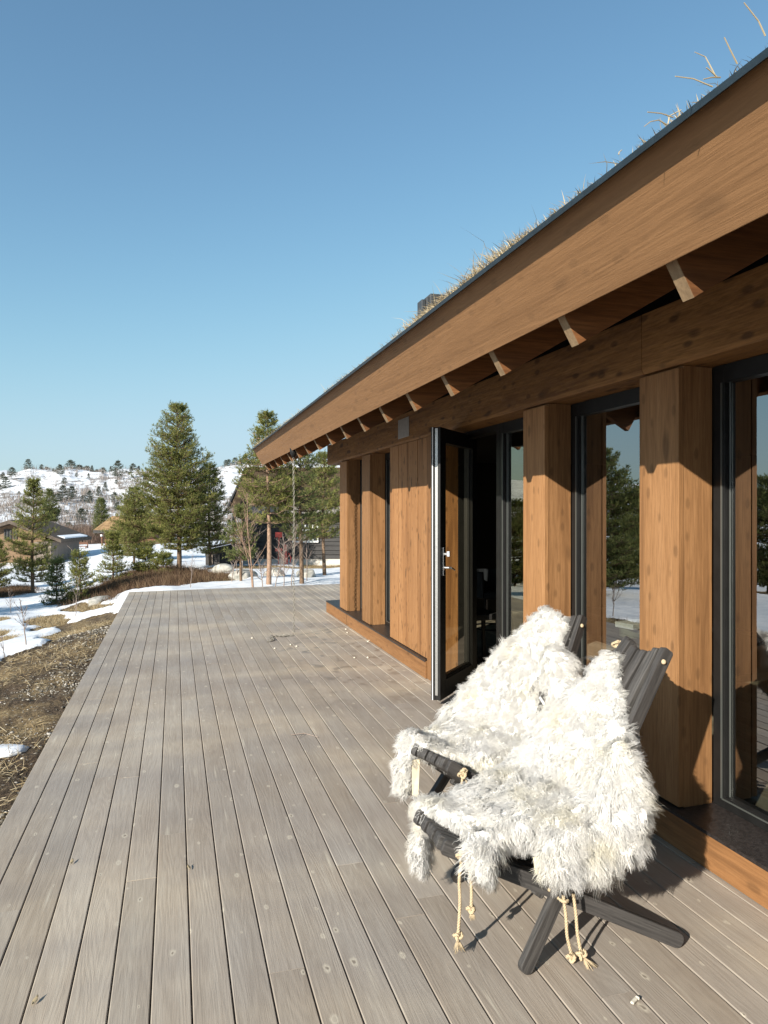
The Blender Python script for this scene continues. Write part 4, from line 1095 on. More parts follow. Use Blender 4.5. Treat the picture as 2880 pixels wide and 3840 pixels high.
# ------------------------------------------------------------------ indoors
def build_indoor():
    blk = plain('black_furniture', (.02, .019, .018), .55)
    vel = plain('dark_grey_upholstery', (.035, .038, .045), .85, 0, .2)
    t = empty('tub_chair', (4.05, 8.65, .022)); tag(t, 'dark tub armchair on thin black legs inside the room, seen through the doorway', 'chair')
    mb = MB(); 
    for k in range(14):
        a0 = R_(-40 + 260 * k / 14); a1 = R_(-40 + 260 * (k + 1) / 14)
        for (z0, z1) in ((.42, .76),):
            q = lambda a, r, z: (math.cos(a) * r, math.sin(a) * r, z)
            mb.add([q(a0, .27, z0), q(a1, .27, z0), q(a1, .31, z1), q(a0, .31, z1), q(a0, .22, z0), q(a1, .22, z0), q(a1, .26, z1), q(a0, .26, z1)],
                   [(0, 1, 2, 3), (5, 4, 7, 6), (3, 2, 6, 7), (0, 4, 5, 1), (0, 3, 7, 4), (1, 5, 6, 2)])
    mb.build('backrest', vel, t)
    mb = MB(); mb.tube([(0, 0, .40), (0, 0, .42), (0, 0, .48), (0, 0, .50)], [.22, .255, .255, .22], 24); mb.build('seat', vel, t, True)
    for sx in (-1, 1):
        for sy in (-1, 1):
            mb = MB(); mb.tube([(sx * .2, sy * .2, 0.01), (sx * .18, sy * .18, .42)], .011, 8); mb.build('leg', blk, t, True)
    mb = MB(); mb.tube([(math.cos(R_(a)) * .28, math.sin(R_(a)) * .28, .012) for a in range(0, 361, 20)], .011, 6, cap=False); mb.build('base_ring', blk, t, True)
    t = empty('stool', (2.85, 6.5, .022)); tag(t, 'black square stool just inside the open door', 'stool')
    mb = MB(); mb.box(-.2, .2, -.2, .2, .50, .56); mb.build('seat', blk, t, bevel=.01)
    for sx in (-1, 1):
        for sy in (-1, 1):
            mb = MB(); mb.bar((sx * .19, sy * .19, 0), (sx * .17, sy * .17, .50), .03, .03, up=(1, 0, 0)); mb.build('leg', blk, t)
    t = empty('table', (3.25, 3.9, .022)); tag(t, 'dark table inside behind the middle window with a tin and boxes on it', 'table')
    mb = MB(); mb.box(-.5, .5, -.9, .9, .68, .72); mb.build('tabletop', blk, t, bevel=.005)
    for sx in (-1, 1):
        for sy in (-1, 1):
            mb = MB(); mb.box(sx * .44 - .03, sx * .44 + .03, sy * .8 - .03, sy * .8 + .03, 0, .68); mb.build('leg', blk, t)
    mb = MB(); mb.tube([(0, 0, 0), (0, 0, .05), (0, 0, .052), (0, 0, .065)], [.085, .085, .09, .09], 28)
    o = mb.build('tin', plain('pale_green_tin', (.45, .48, .36), .4, .2), None, True); o.location = (2.96, 4.12, .7425); tag(o, 'round pale green tin on the table behind the middle window', 'tin')
    M = Matrix.Rotation(.25, 4, 'Z'); mb = MB(); mb.box(-.11, .11, -.075, .075, 0, .035, .5, M)
    o = mb.build('game_box', plain('white_card_box', (.72, .74, .78), .6)); o.location = (2.97, 4.1, .808); tag(o, 'flat white card box lying on the round tin', 'box')
    mb = MB(); mb.box(-.1, .1, -.08, .08, 0, .07); o = mb.build('jewellery_box', plain('maroon_box', (.09, .025, .035), .5)); o.location = (3.10, 3.86, .7425); tag(o, 'dark maroon box on the table beside the round tin', 'box')
build_indoor()

# ------------------------------------------------------------------ vegetation
def tubes_np(segs, n=4):
    """segs: list of (p0,p1,r0,r1) -> V,F"""
    A = np.array([s[0] for s in segs], float); B = np.array([s[1] for s in segs], float)
    r0 = np.array([s[2] for s in segs])[:, None]; r1 = np.array([s[3] for s in segs])[:, None]
    d = B - A; d /= np.linalg.norm(d, axis=1, keepdims=True) + 1e-9
    ref = np.where(np.abs(d[:, 2:3]) < .9, np.array([[0, 0, 1.]]), np.array([[1., 0, 0]]))
    x = np.cross(d, ref); x /= np.linalg.norm(x, axis=1, keepdims=True) + 1e-9; y = np.cross(d, x)
    rg = []
    for (P, r) in ((A, r0), (B, r1)):
        for k in range(n):
            a = 2 * math.pi * k / n; rg.append(P + (x * math.cos(a) + y * math.sin(a)) * r)
    V = np.stack(rg, 1).reshape(-1, 3); b = (np.arange(len(segs)) * 2 * n)[:, None]
    k = np.arange(n)[None, :]; k2 = (k + 1) % n
    F = np.stack([b + k, b + k2, b + n + k2, b + n + k], -1).reshape(-1, 4)
    return V, F

def pine_geo(h, R, seed, prof='bush', base=.12, nwh=None, nb=7, tuft=11, shoot=.17, needle=.070, nw=.017, lean=0.0, bare=.18, upt=.75, sub=1.0, step=.17):
    rs = np.random.RandomState(seed); segs = []; SP = []; SD = []; SL = []
    tr = .0135 * h + .010
    def trunk_at(z): return np.array([lean * (z / h) ** 1.5 + .03 * h * math.sin(z * 1.7 / h * 3 + seed) * .25, .02 * h * math.sin(z / h * 4 + seed * 2) * .3, z])
    zs = np.linspace(0, h * .97, 14)
    for a, b in zip(zs[:-1], zs[1:]): segs.append((trunk_at(a), trunk_at(b), tr * (1 - a / h) ** .9 + .005, tr * (1 - b / h) ** .9 + .005))
    P_ = {'bush': ([0, .12, .3, .5, .7, .85, .95, 1], [.62, .9, 1.0, .88, .66, .42, .24, .10]),
          'cone': ([0, .08, .3, .6, .85, 1], [.75, 1, .78, .46, .2, .05]),
          'open': ([0, .10, .3, .5, .7, .88, 1], [.6, .95, 1.0, .80, .52, .24, .05])}[prof]
    nwh = nwh or int(h * (1 - base) / .20)
    lob = rs.rand(12) * .5 + .72                      # the crown bulges on some sides, is notched on others
    for wI in range(nwh):
        v = (wI + rs.rand() * .6) / nwh; u = base + (1 - base) * v
        z = u * h; pr = float(np.interp(v, *P_))
        for k in range(nb):
            if rs.rand() < (.22 if prof == 'open' else .07): continue
            az = 2 * math.pi * (k + rs.rand() * .8) / nb + wI * 1.3
            L = max(.14, R * pr * rs.uniform(.72, 1.10) * lob[int(az / 2 / math.pi * 4 + v * 3) % 12] ** .6); o = np.array([math.cos(az), math.sin(az), 0.])
            up0 = .10 + .95 * v * v; p = trunk_at(z).copy(); n_ = max(3, int(L / step)); st = L / n_; rr = .008 + .010 * L
            for i in range(n_):
                s = (i + 1) / n_; d = o + np.array([0, 0, up0 * (1 - s * .5) - .10 + upt * s * s * .7]) + rs.randn(3) * .08
                d /= np.linalg.norm(d); q = p + d * st
                segs.append((p, q, rr * (1 - i / n_) + .003, rr * (1 - (i + 1) / n_) + .003))
                if s > bare:
                    m = int(rs.poisson(3.0 * sub)) + 1
                    for _ in range(m):
                        sd = np.cross(o, [0, 0, 1]) * rs.choice([-1, 1]) * rs.uniform(.3, 1.2) + o * rs.uniform(.2, .9) + np.array([0, 0, rs.uniform(-.1, .6)])
                        sd /= np.linalg.norm(sd); sl = min(.5, L * .42 + .05) * (1.15 - s * .6) * rs.uniform(.5, 1.1)
                        e = q + sd * sl; segs.append((q, e, .005, .002))
                        k2 = max(1, int(sl / (shoot * .62)))
                        for c in range(k2):
                            b_ = q + sd * sl * (c + .6) / k2
                            SP.append(b_); SD.append(sd * .8 + np.array([0, 0, 1.]) * rs.uniform(.1, .9) + rs.randn(3) * .35); SL.append(shoot * rs.uniform(.6, 1.1))
                SP.append(q); SD.append(d + np.array([0, 0, .4]) + rs.randn(3) * .2); SL.append(shoot * rs.uniform(.8, 1.2))
                p = q
    for k in range(8): SP.append(trunk_at(h * (.86 + .019 * k))); SD.append(np.array([rs.randn() * .22, rs.randn() * .22, 1.])); SL.append(shoot * 1.3)
    SP = np.array(SP); SD = np.array(SD); SD /= np.linalg.norm(SD, axis=1, keepdims=True); SL = np.array(SL)
    n = len(SP); T = tuft
    ax = np.repeat(SD, T, 0); ro = rs.randn(n * T, 3); rad = ro - ax * (ro * ax).sum(1, keepdims=True); rad /= np.linalg.norm(rad, axis=1, keepdims=True) + 1e-9
    tt = rs.rand(n * T, 1) ** .8
    P = np.repeat(SP, T, 0) + ax * tt * np.repeat(SL, T)[:, None]
    V, F = blades(P, ax * rs.uniform(.5, 1.1, (n * T, 1)) + rad * .8, needle * rs.uniform(.7, 1.2, n * T), nw, rs)
    tone = np.repeat(np.clip(rs.randn(n) * .20 + .46 + .25 * fbm(SP[:, 0] * 2, SP[:, 2] * 2 + SP[:, 1], 2), 0, 1), T) + rs.randn(n * T) * .10
    return tubes_np(segs, 5), (V, F, np.repeat(np.clip(tone, 0, 1), 3))

def place_tree(name, geo, loc, label, group, mat=M_pine, bark=M_bark, cat='pine tree', rz=0):
    (TV, TF), (V, F, r) = geo
    t = empty(name, loc, rz); tag(t, label, cat, group)
    npmesh('trunk', TV, TF, bark, t, True); npmesh('crown', V, F, mat, t, rnd=r)
    return t
def on_ground(px, d, dz=-.05):
    x, y = polar(px, d); return (x, y, float(ground_h(x, y)) + dz)
def tree_at(px, d, top_y, half_px, label, seed, name='pine_tree', group='pines around the cabins', **kw):
    l = on_ground(px, d); h = CH - (top_y - 1909) / 2662 * d - l[2]
    mat = kw.pop('mat', M_pine); bark = kw.pop('bark', M_bark); cat = kw.pop('cat', 'pine tree')
    return place_tree(name, pine_geo(h, half_px / 2662 * d, seed, **kw), l, label, group, mat, bark, cat)
tree_at(668, 26, 1526, 152, 'tallest bushy pine beyond the deck, pointed dense green crown', 1, base=.13, nb=9, upt=.95, sub=1.25)
tree_at(786, 27.6, 1745, 84, 'shorter dense pine tucked against the right side of the tallest one', 2, base=.14, nb=8, sub=1.3)
tree_at(123, 27.4, 1795, 92, 'layered pine alone on the snow at the left before the brown cabin', 3, base=.10, nb=8, prof='open', sub=1.15, nwh=20)
tree_at(-14, 30, 2030, 52, 'low dense pine at the left edge of the view', 4, base=.05, nb=9, sub=1.5)
tree_at(505, 36, 1838, 95, 'loose green pine left of the tallest one, before the far turf roof', 5, base=.12, nb=9, sub=1.6)
tree_at(423, 24.5, 2000, 58, 'young spruce with drooping skirts on the snow left of the heather', 6, prof='cone', base=.03, nb=7, sub=.8, nwh=12, tuft=9, cat='spruce tree', name='spruce_tree', upt=.3)
tree_at(300, 20, 2085, 52, 'pale young pine growing over the heather, right of its twin', 7, prof='open', base=.05, nb=6, sub=.7, nwh=10, tuft=9, upt=.9)
tree_at(212, 20.5, 2108, 46, 'darker young spruce bush at the left end of the heather', 8, prof='cone', base=.02, nb=6, sub=.6, nwh=10, tuft=8, cat='spruce tree', name='spruce_tree', upt=.3, mat=M_pine2)
tree_at(545, 25.2, 2068, 52, 'squat young pine at the foot of the tallest pine', 9, base=.04, nb=9, sub=2)
tree_at(613, 24.6, 2072, 40, 'small feathery young pine beside the trunk of the tallest pine', 10, base=.05, nb=8, sub=2)
tree_at(378, 78, 1873, 34, 'slim dark pine behind the roof of the far turf cabin', 11, base=.15, nb=5, mat=M_pine2, shoot=.3, needle=.16, nw=.03, nwh=18, tuft=9)
tree_at(186, 80, 1840, 40, 'grey-green pine on the slope behind the lone layered pine', 12, base=.4, nb=5, mat=M_pine2, prof='open', shoot=.3, needle=.16, nw=.03, nwh=18, tuft=9)
tree_at(1006, 18.6, 1560, 118, 'slender reddish-stemmed pine whose top shows above the turf roof end', 13, base=.38, nb=8, sub=1.2, bark=M_barkr, prof='open', upt=1.0)
tree_at(1128, 18.9, 1640, 108, 'broad green pine behind the hanging chain', 14, base=.3, nb=8, sub=1.0, prof='open', mat=M_pine2)
tree_at(1215, 22, 1700, 90, 'yellowish pine close to the far corner of the timber cabin', 15, base=.3, nb=8, sub=1.1)
tree_at(905, 19.5, 1905, 72, 'thin grey-green pine left of the pale birches', 16, base=.28, nb=8, prof='open', mat=M_pine2, sub=1.1)
# pines left of the view (seen in the window panes)
for i, (px_s, s, h, lab) in enumerate(((2262, 22, 4.5, 'big dark pine on the snow left of the deck, mirrored in the middle window'), (2405, 36, 4.6, 'round dark pine mirrored at the edge of the middle window'),
                                       (2880, 26, 4.2, 'dark pine mirrored in the right-hand window'), (1930, 30, 3.6, 'pine mirrored in the window beside the door'), (3050, 34, 6, 'tall pine far left of the deck among snow'), (2480, 48, 6.5, 'open pine standing behind the mirrored dark pines'))):
    t_ = (px_s - 1440) / 2662.0; dx, dy = ST + t_ * CT, CT - t_ * ST
    x = 5.054 - s * dx; y = s * dy
    place_tree('pine_tree', pine_geo(h, h * .38, 40 + i, base=.06, nb=7, tuft=9, needle=.09, nw=.024, nwh=18, sub=1.5), (x, y, float(ground_h(x, y)) - .05), lab, 'pines around the cabins', M_pine2)

# hillside trees
_u = ['first', 'second', 'third', 'fourth', 'fifth', 'sixth', 'seventh', 'eighth', 'ninth', 'tenth', 'eleventh', 'twelfth', 'thirteenth', 'fourteenth', 'fifteenth', 'sixteenth', 'seventeenth', 'eighteenth', 'nineteenth']
ORD = _u + ['twentieth'] + ['twenty-' + q_ for q_ in _u[:9]] + ['thirtieth'] + ['thirty-' + q_ for q_ in _u[:9]]
def hill_trees():
    protos = []
    for i, (pf, bs) in enumerate((('bush', .1), ('open', .35), ('cone', .05), ('open', .2), ('bush', .25))):
        (TV, TF), (V, F, r) = pine_geo(6, 1.75, 60 + i, prof=pf, base=bs, nb=6, nwh=11, tuft=6, shoot=.40, needle=.30, nw=.085, sub=.45, step=.4)
        TT = np.concatenate([TF[:, [0, 1, 2]], TF[:, [0, 2, 3]]]); nv = len(V)
        Vm = np.concatenate([V, TV]); Fm = np.concatenate([F, TT + nv])
        o = npmesh('hillside_pine', Vm, Fm, M_pinef, rnd=np.concatenate([r, np.full(len(TV), .1)]))
        protos.append(o)
    rnd = random.Random(8); spots = []
    ridge = [(145, .9, 1), (172, 1.5, 0), (200, .9, 3), (226, 1.0, 0), (267, 1.5, 0), (283, .9, 1), (297, 1.4, 1), (310, 1.1, 0), (324, 1.5, 0), (363, 1.0, 3), (387, 1.1, 1), (407, .7, 1), (434, 1.0, 3), (445, .7, 1), (500, 1.0, 0), (520, .8, 2),
             (80, .9, 3), (95, 1.0, 0), (110, .8, 1), (60, .7, 1), (40, .8, 0), (20, .9, 3), (5, .7, 0), (848, .8, 0), (858, .9, 1), (882, .9, 0), (900, .9, 3), (909, .9, 0), (919, 1.0, 1), (-40, .9, 1), (-80, 1.0, 0), (950, .8, 3), (1262, .9, 0)]
    for px, s, k in ridge: spots.append((px, 289 + rnd.uniform(-6, 6), s * 1.0, k, True))
    mid = [(105, 225, 1.3, 0), (120, 180, 1.1, 3), (20, 190, 1.4, 0), (45, 200, 1.2, 1), (10, 240, 1.2, 0), (225, 205, 1.4, 3), (235, 150, 1.2, 0), (270, 150, 1.3, 3), (218, 145, .9, 1), (335, 150, 1.0, 0), (345, 235, .8, 2), (442, 185, 1.7, 3), (475, 235, .8, 1), (492, 215, .9, 2), (370, 160, .9, 2), (305, 120, 1.0, 3), (205, 125, 1.0, 1), (260, 105, .8, 0), (430, 150, 1.0, 3), (395, 170, .8, 2)]
    for a in mid: spots.append((a[0], a[1], a[2] * .85, a[3], False))
    for k in range(80):
        px = rnd.uniform(-60, 700) if k < 58 else rnd.uniform(830, 1300)
        spots.append((px, rnd.uniform(120, 280), rnd.uniform(.28, .62), rnd.choice([0, 1, 2, 3, 4]), False))
    for i, (px, d, s, k, rg) in enumerate(spots):
        o = protos[k] if i < 5 and False else protos[k].copy()
        if o.name not in COL.objects: COL.objects.link(o)
        x, y = polar(px, d); o.location = (x, y, float(ground_h(x, y)) - .3); s_ = s * (.80 if rg else .52); o.scale = (s_ * 1.35, s_ * 1.35, s_ * rnd.uniform(.9, 1.15)); o.rotation_euler = (0, 0, rnd.random() * 6.28)
        if rg: tag(o, 'distant pine on the crest of the snowy hill, %s from the left' % ORD[sorted(r_[0] for r_ in ridge).index(px)], 'pine tree', 'pines on the crest of the far hill')
        elif s > .65: tag(o, 'large grey-green pine on the far snowy slope, %s from the left' % ORD[sorted(r_[0] for r_ in mid).index(px)], 'pine tree', 'large pines on the far slope')
        else: tag(o, 'small distant pine scattered on the slope of the snowy hill', 'pine tree', 'small pines on the far slope')
    for p in protos: bpy.data.objects.remove(p)
hill_trees()

def scrub():
    """bare birch scrub on the far slope, ground cover nobody could count"""
    rs = np.random.RandomState(12); n = 8200
    px = rs.uniform(-120, 1320, n); d = rs.uniform(92, 280, n) ** 1.0
    r = (px - 1440) / 2662 * d; x = d * ST + r * CT; y = d * CT - r * ST
    k = fbm(x * .03, y * .03, 3); keep = (rs.rand(n) < np.clip(.45 + k * 1.6, .04, 1)); x, y, d = x[keep], y[keep], d[keep]; n = len(x)
    z = ground_h(x, y); T = 9
    P = np.repeat(np.stack([x, y, z], 1), T, 0) + rs.randn(n * T, 3) * np.array([.25, .25, .05])
    D = rs.randn(n * T, 3) * .28 + np.array([0, 0, 1.])
    V, F = blades(P, D, rs.uniform(.7, 2.3, n * T) * np.repeat(rs.uniform(.4, 1.1, n), T), .085, rs)
    o = npmesh('birch_scrub', V, F, leafmat('birch_scrub_twigs', [(0, (.15, .125, .11)), (1, (.32, .28, .25))], trans=0), rnd=np.repeat(rs.rand(n * T), 3))
    tag(o, 'bare greyish birch scrub covering the snowy far slope', 'scrub', kind='stuff')
    # thicker brown scrub in the hollow behind the cabins
    n = 1500; px = rs.uniform(215, 470, n); d = rs.uniform(76, 96, n); r = (px - 1440) / 2662 * d; x = d * ST + r * CT; y = d * CT - r * ST
    z = ground_h(x, y); T = 10
    P = np.repeat(np.stack([x, y, z], 1), T, 0) + rs.randn(n * T, 3) * np.array([.3, .3, .05]); D = rs.randn(n * T, 3) * .25 + np.array([0, 0, 1.])
    V, F = blades(P, D, rs.uniform(.6, 2.6, n * T), .035, rs)
    o = npmesh('thicket', V, F, leafmat('thicket_twigs', [(0, (.07, .045, .035)), (1, (.24, .17, .13))], trans=0), rnd=np.repeat(rs.rand(n * T), 3))
    tag(o, 'brown leafless thicket between the far cabins', 'thicket', kind='stuff')
scrub()

def bare_tree(px, py_or_d, h, seed, label, name='birch_sapling', group='bare birches and saplings', byd=False, mat=M_birch, r0=.012, nbr=9, lean=(0, 0), spread=.55, lv=2, cat='sapling'):
    if byd: x, y = polar(px, py_or_d)
    else: x, y = gp(px, py_or_d)
    z = float(ground_h(x, y)); rs = random.Random(seed); mb = MB()
    def grow(p, d, L, r, lvl):
        n = 5; pts = [p]; q = Vector(p)
        for i in range(n):
            d = (d + Vector((rs.uniform(-.12, .12), rs.uniform(-.12, .12), rs.uniform(-.02, .1)))).normalized(); q = q + d * (L / n); pts.append(q.copy())
        mb.tube(pts, [r * (1 - .8 * i / n) + .0006 for i in range(n + 1)], 5 if lvl == 0 else 3, rs.random(), cap=False)
        if lvl < lv:
            for k in range(nbr if lvl == 0 else 4):
                s = rs.uniform(.25, .97); i = min(n - 1, int(s * n)); b = pts[i].lerp(pts[i + 1], s * n - i)
                a = rs.random() * 6.283; o = Vector((math.cos(a), math.sin(a), 0)) * spread * rs.uniform(.6, 1.3) + d * .8
                grow(b, o.normalized(), L * (1 - s * .6) * rs.uniform(.3, .5), r * .42, lvl + 1)
    grow(Vector((0, 0, -.03)), Vector((lean[0], lean[1], 1)).normalized(), h, r0, 0)
    o = mb.build(name, mat, None, True); o.location = (x, y, z); tag(o, label, cat, group); return o
bare_tree(100, 2438, .68, 1, 'tallest bare birch sapling on the snow at the left edge of the brown bank', r0=.009, nbr=12)
bare_tree(281, 2325, .85, 2, 'thin pinkish bare sapling rising before the young pines, left of the boulder', r0=.009, nbr=7, spread=.4)
bare_tree(42, 2310, .75, 3, 'bushy bare sapling at the far left on the snow', r0=.008, nbr=14)
bare_tree(20, 2475, .35, 4, 'smallest bare sapling by the lower left edge of the snow', r0=.005, nbr=8)
bare_tree(714, 17.5, .95, 5, 'lone thin bare sapling just beyond the far deck edge before the heather', byd=True, r0=.01, nbr=9)
bare_tree(950, 17.2, 2.45, 6, 'left of the two pale pink birch stems beyond the deck', 'birch_tree', byd=True, mat=M_barkr, r0=.022, nbr=16, lean=(-.12, 0), cat='birch tree')
bare_tree(948, 17.6, 2.15, 7, 'right of the two pale pink birch stems beyond the deck', 'birch_tree', byd=True, mat=M_barkr, r0=.018, nbr=14, lean=(-.06, 0), cat='birch tree')
for i, (px, d, h, lab) in enumerate(((868, 19.5, 1.2, 'spreading bare bush before the dark shed'), (892, 20.5, 1.5, 'taller bare bush between the dark shed and the birches'), (1030, 17.6, 1.3, 'bare bush left of the hanging chain'),
                                     (1062, 17.2, 1.5, 'bare bush right behind the hanging chain'), (1092, 18.2, 1.8, 'tall bare bush right of the hanging chain'), (985, 17.9, 1.0, 'low bare bush at the foot of the leaning pine'), (905, 20.5, 3.0, 'tall fan of bare twigs before the dark gable'), (1150, 19.5, 2.2, 'bare bush before the white-barred window'), (305, 22, 1.6, 'bare twigs rising among the young pines'))):
    bare_tree(px, d, h, 20 + i, lab, 'bare_bush', byd=True, r0=.014, nbr=26, spread=.9, cat='bush')

# heather, dry grass, gravel
def cover():
    rs = np.random.RandomState(31)
    def scatter(P, n):
        P = np.array(P); x = rs.uniform(P[:, 0].min(), P[:, 0].max(), n); y = rs.uniform(P[:, 1].min(), P[:, 1].max(), n)
        k = poly_mask(P, x, y, 1.0) > 0; return x[k], y[k]
    V_, F_, R_2 = [], [], []; off = 0
    for P, n in ((HEATH[0], 15000), (HEATH[1], 5000)):
        x, y = scatter(P, n); n = len(x)
        k = rs.rand(n) < np.clip(.6 + fbm(x * .8, y * .8, 3) * 1.6, .1, 1); x, y = x[k], y[k]; n = len(x); z = ground_h(x, y); T = 5
        P0 = np.repeat(np.stack([x, y, z], 1), T, 0) + rs.randn(n * T, 3) * np.array([.05, .05, .01])
        D = rs.randn(n * T, 3) * .55 + np.array([0, 0, 1.])
        V, F = blades(P0, D, rs.uniform(.10, .30, n * T), .010, rs); V_.append(V); F_.append(F + off); off += len(V); R_2.append(np.repeat(np.clip(np.repeat(rs.rand(n), T) * .6 + rs.rand(n * T) * .4, 0, 1), 3))
    o = npmesh('heather', np.concatenate(V_), np.concatenate(F_), M_heath, rnd=np.concatenate(R_2)); tag(o, 'red-brown heather carpet beyond the far end of the deck', 'heather', kind='stuff')
    # dry grass on the bank and around thawed spots
    n = 60000; x = rs.uniform(-4.2, DX0 - .02, n); y = rs.uniform(1.5, 13.5, n)
    sn, he, gr, sb = masks(x, y); c = fbm(x * .9 + 3, y * .9, 3); e = fbm(x * 5, y * 5, 2)
    k = (sn < .35) & (rs.rand(n) < np.clip(.16 + (c + .12) * 2.4 + e * .9, .015, 1)); k &= rs.rand(n) < np.clip((DX0 - x) * 2.2 + .12, 0, 1)
    x, y = x[k], y[k]; n = len(x); z = ground_h(x, y)
    D = rs.randn(n, 3) * np.array([.8, .8, .25]) + np.array([.2, -.3, .42]); 
    V, F = blades(np.stack([x, y, z + .01], 1), D, rs.uniform(.05, .15, n), .0042, rs, .5, 2)
    o = npmesh('dry_grass', V, F, M_dry, rnd=np.repeat(np.clip(rs.rand(n) * .8 + .1, 0, 1), 6)); tag(o, 'bleached dry grass on the bank beside the deck', 'grass', kind='stuff')
    V_, F_, off, r_ = [], [], 0, []
    for P, n in [(p_, 9000) for p_ in BARE[1:]] + [(p_, 4000) for p_ in GRASSY]:
        x, y = scatter(P, n); n = len(x); z = ground_h(x, y)
        D = rs.randn(n, 3) * .7 + np.array([0, 0, .8]); V, F = blades(np.stack([x, y, z], 1), D, rs.uniform(.05, .16, n), .006, rs, .4, 2)
        V_.append(V); F_.append(F + off); off += len(V); r_.append(np.repeat(rs.rand(n) * .8, 6))
    o = npmesh('thaw_grass', np.concatenate(V_), np.concatenate(F_), M_dry, rnd=np.concatenate(r_)); tag(o, 'matted brown grass showing through the thawed snow', 'grass', kind='stuff')
    # gravel beside the deck
    ico = bmesh.new(); bmesh.ops.create_icosphere(ico, subdivisions=1, radius=1); iv = np.array([v.co[:] for v in ico.verts]); jf = np.array([[v.index for v in f.verts] for f in ico.faces]); ico.free()
    n = 5200; x = DX0 - .02 - rs.exponential(.42, n); y = rs.uniform(1.5, 11.5, n); sn = masks(x, y)[0]; k = (sn < .3) & (rs.rand(n) < np.clip(.5 + fbm(x * 1.7, y * 1.2, 2) * 2, .08, 1)); x, y = x[k], y[k]; n = len(x); z = ground_h(x, y)
    s = rs.lognormal(-4.75, .42, n)[:, None, None] * (rs.rand(n, 1, 3) * .6 + .6) * np.array([1, 1, .6])
    a = rs.rand(n) * 6.28; ca, sa = np.cos(a)[:, None], np.sin(a)[:, None]
    W = iv[None] * s * (1 + rs.randn(n, len(iv), 1) * .12); X = W[..., 0] * ca - W[..., 1] * sa; Y = W[..., 0] * sa + W[..., 1] * ca
    V = np.stack([X + x[:, None], Y + y[:, None], W[..., 2] + z[:, None] + .012], -1).reshape(-1, 3); F = (jf[None] + (np.arange(n) * len(iv))[:, None, None]).reshape(-1, 3)
    o = npmesh('gravel', V, F, leafmat('gravel_stones', [(0, (.08, .07, .055)), (.6, (.22, .20, .165)), (1, (.48, .45, .40))], trans=0), rnd=np.repeat(rs.rand(n), len(iv))); tag(o, 'loose pale gravel along the left edge of the deck', 'gravel', kind='stuff')
cover()

# boulders
M_rock = plain('lichened_granite', (.46, .44, .40), .9, 0, .2, .55, 7, 1.0, col2=(.20, .20, .17))
def boulder(px, py, r, seed, label, sz=(1, .8, .6)):
    x, y = gp(px, py); z = float(ground_h(x, y)); rnd = random.Random(seed); bm = bmesh.new(); bmesh.ops.create_icosphere(bm, subdivisions=4, radius=1)
    pl = [(Vector((rnd.gauss(0, 1), rnd.gauss(0, 1), rnd.gauss(0, .8))).normalized(), rnd.uniform(.62, .9)) for _ in range(11)]
    for v in bm.verts:
        p = v.co.normalized()
        for n, k in pl:
            dd = p.dot(n)
            if dd > k: p = p - n * (dd - k)
        f = 1 + .05 * float(fbm(p.x * 3 + seed, p.y * 3 + p.z * 2, 3))
        v.co = Vector((p.x * sz[0], p.y * sz[1], p.z * sz[2])) * r * f
    me = bpy.data.meshes.new('boulder'); bm.to_mesh(me); bm.free()
    o = link('boulder', me, M_rock, None, True); o.location = (x, y, z + r * sz[2] * .35); o.rotation_euler = (0, 0, seed * 1.3); tag(o, label, 'boulder', 'granite boulders'); return o
boulder(378, 2268, .42, 1, 'flat lichened boulder on the bank left of the far deck corner', (1.2, .8, .42))
boulder(838, 2150, .40, 2, 'rounded pale boulder before the dark shed', (1.05, .8, .62))
boulder(912, 2172, .44, 3, 'broad snow-pale boulder under the birches', (1.2, .8, .5))
boulder(1030, 2168, .34, 4, 'yellowish boulder behind the hanging chain', (1.2, .8, .7))
boulder(1150, 2172, .36, 5, 'grey boulder at the foot of the broad pine', (1.0, .8, .7))
# a piece of snow left on the bank
x, y = gp(12, 2830); sp_ = pebble((x, y, float(ground_h(x, y)) + .02), .15, 'small left-over lump of snow on the gravel at the left edge', 3, 'snow', plain('old_snow', (.80, .83, .87), .7, 0, .3, .1, 20, .6), 'snow_lump', 'snow', (1.1, .9, .22))
del sp_['group']

# ------------------------------------------------------------------ far cabins
def cabin_frame(px, d, dz=0):
    x, y = polar(px, d); return (x, y, float(ground_h(x, y)) + dz)
M_blackw = wood('black_stained_siding', (.075, .072, .068), (.055, .052, .050), (.03, .028, .028), 'x', knot=.2)
M_brownw = wood('weathered_brown_siding', (.26, .17, .10), (.20, .13, .075), (.12, .075, .042), 'x', knot=.2)
M_greyw = wood('grey_board_siding', (.27, .22, .18), (.21, .17, .14), (.13, .10, .08), 'z', knot=.2)
M_redw = wood('reddish_siding', (.24, .12, .075), (.18, .09, .055), (.11, .05, .03), 'x', knot=.2)
M_turff = plain('rust_coloured_turf', (.42, .27, .14), .95, 0, .1, .55, 3.5, .8)
M_turfd = plain('dark_turf', (.10, .07, .042), .95, 0, .1, .6, 3.5, .8)
M_greyd = plain('grey_brown_roof_boards', (.13, .105, .085), .85, 0, .1, .4, 6)
M_wwin = plain('white_window_paint', (.78, .78, .76), .6)
M_found = plain('pale_foundation', (.60, .56, .50), .85)
M_dwin = plain('dark_far_glass', (.03, .035, .04), .12, 0, .8)
M_snowr = plain('roof_snow', (.82, .85, .9), .8, 0, .2, .1, 4)

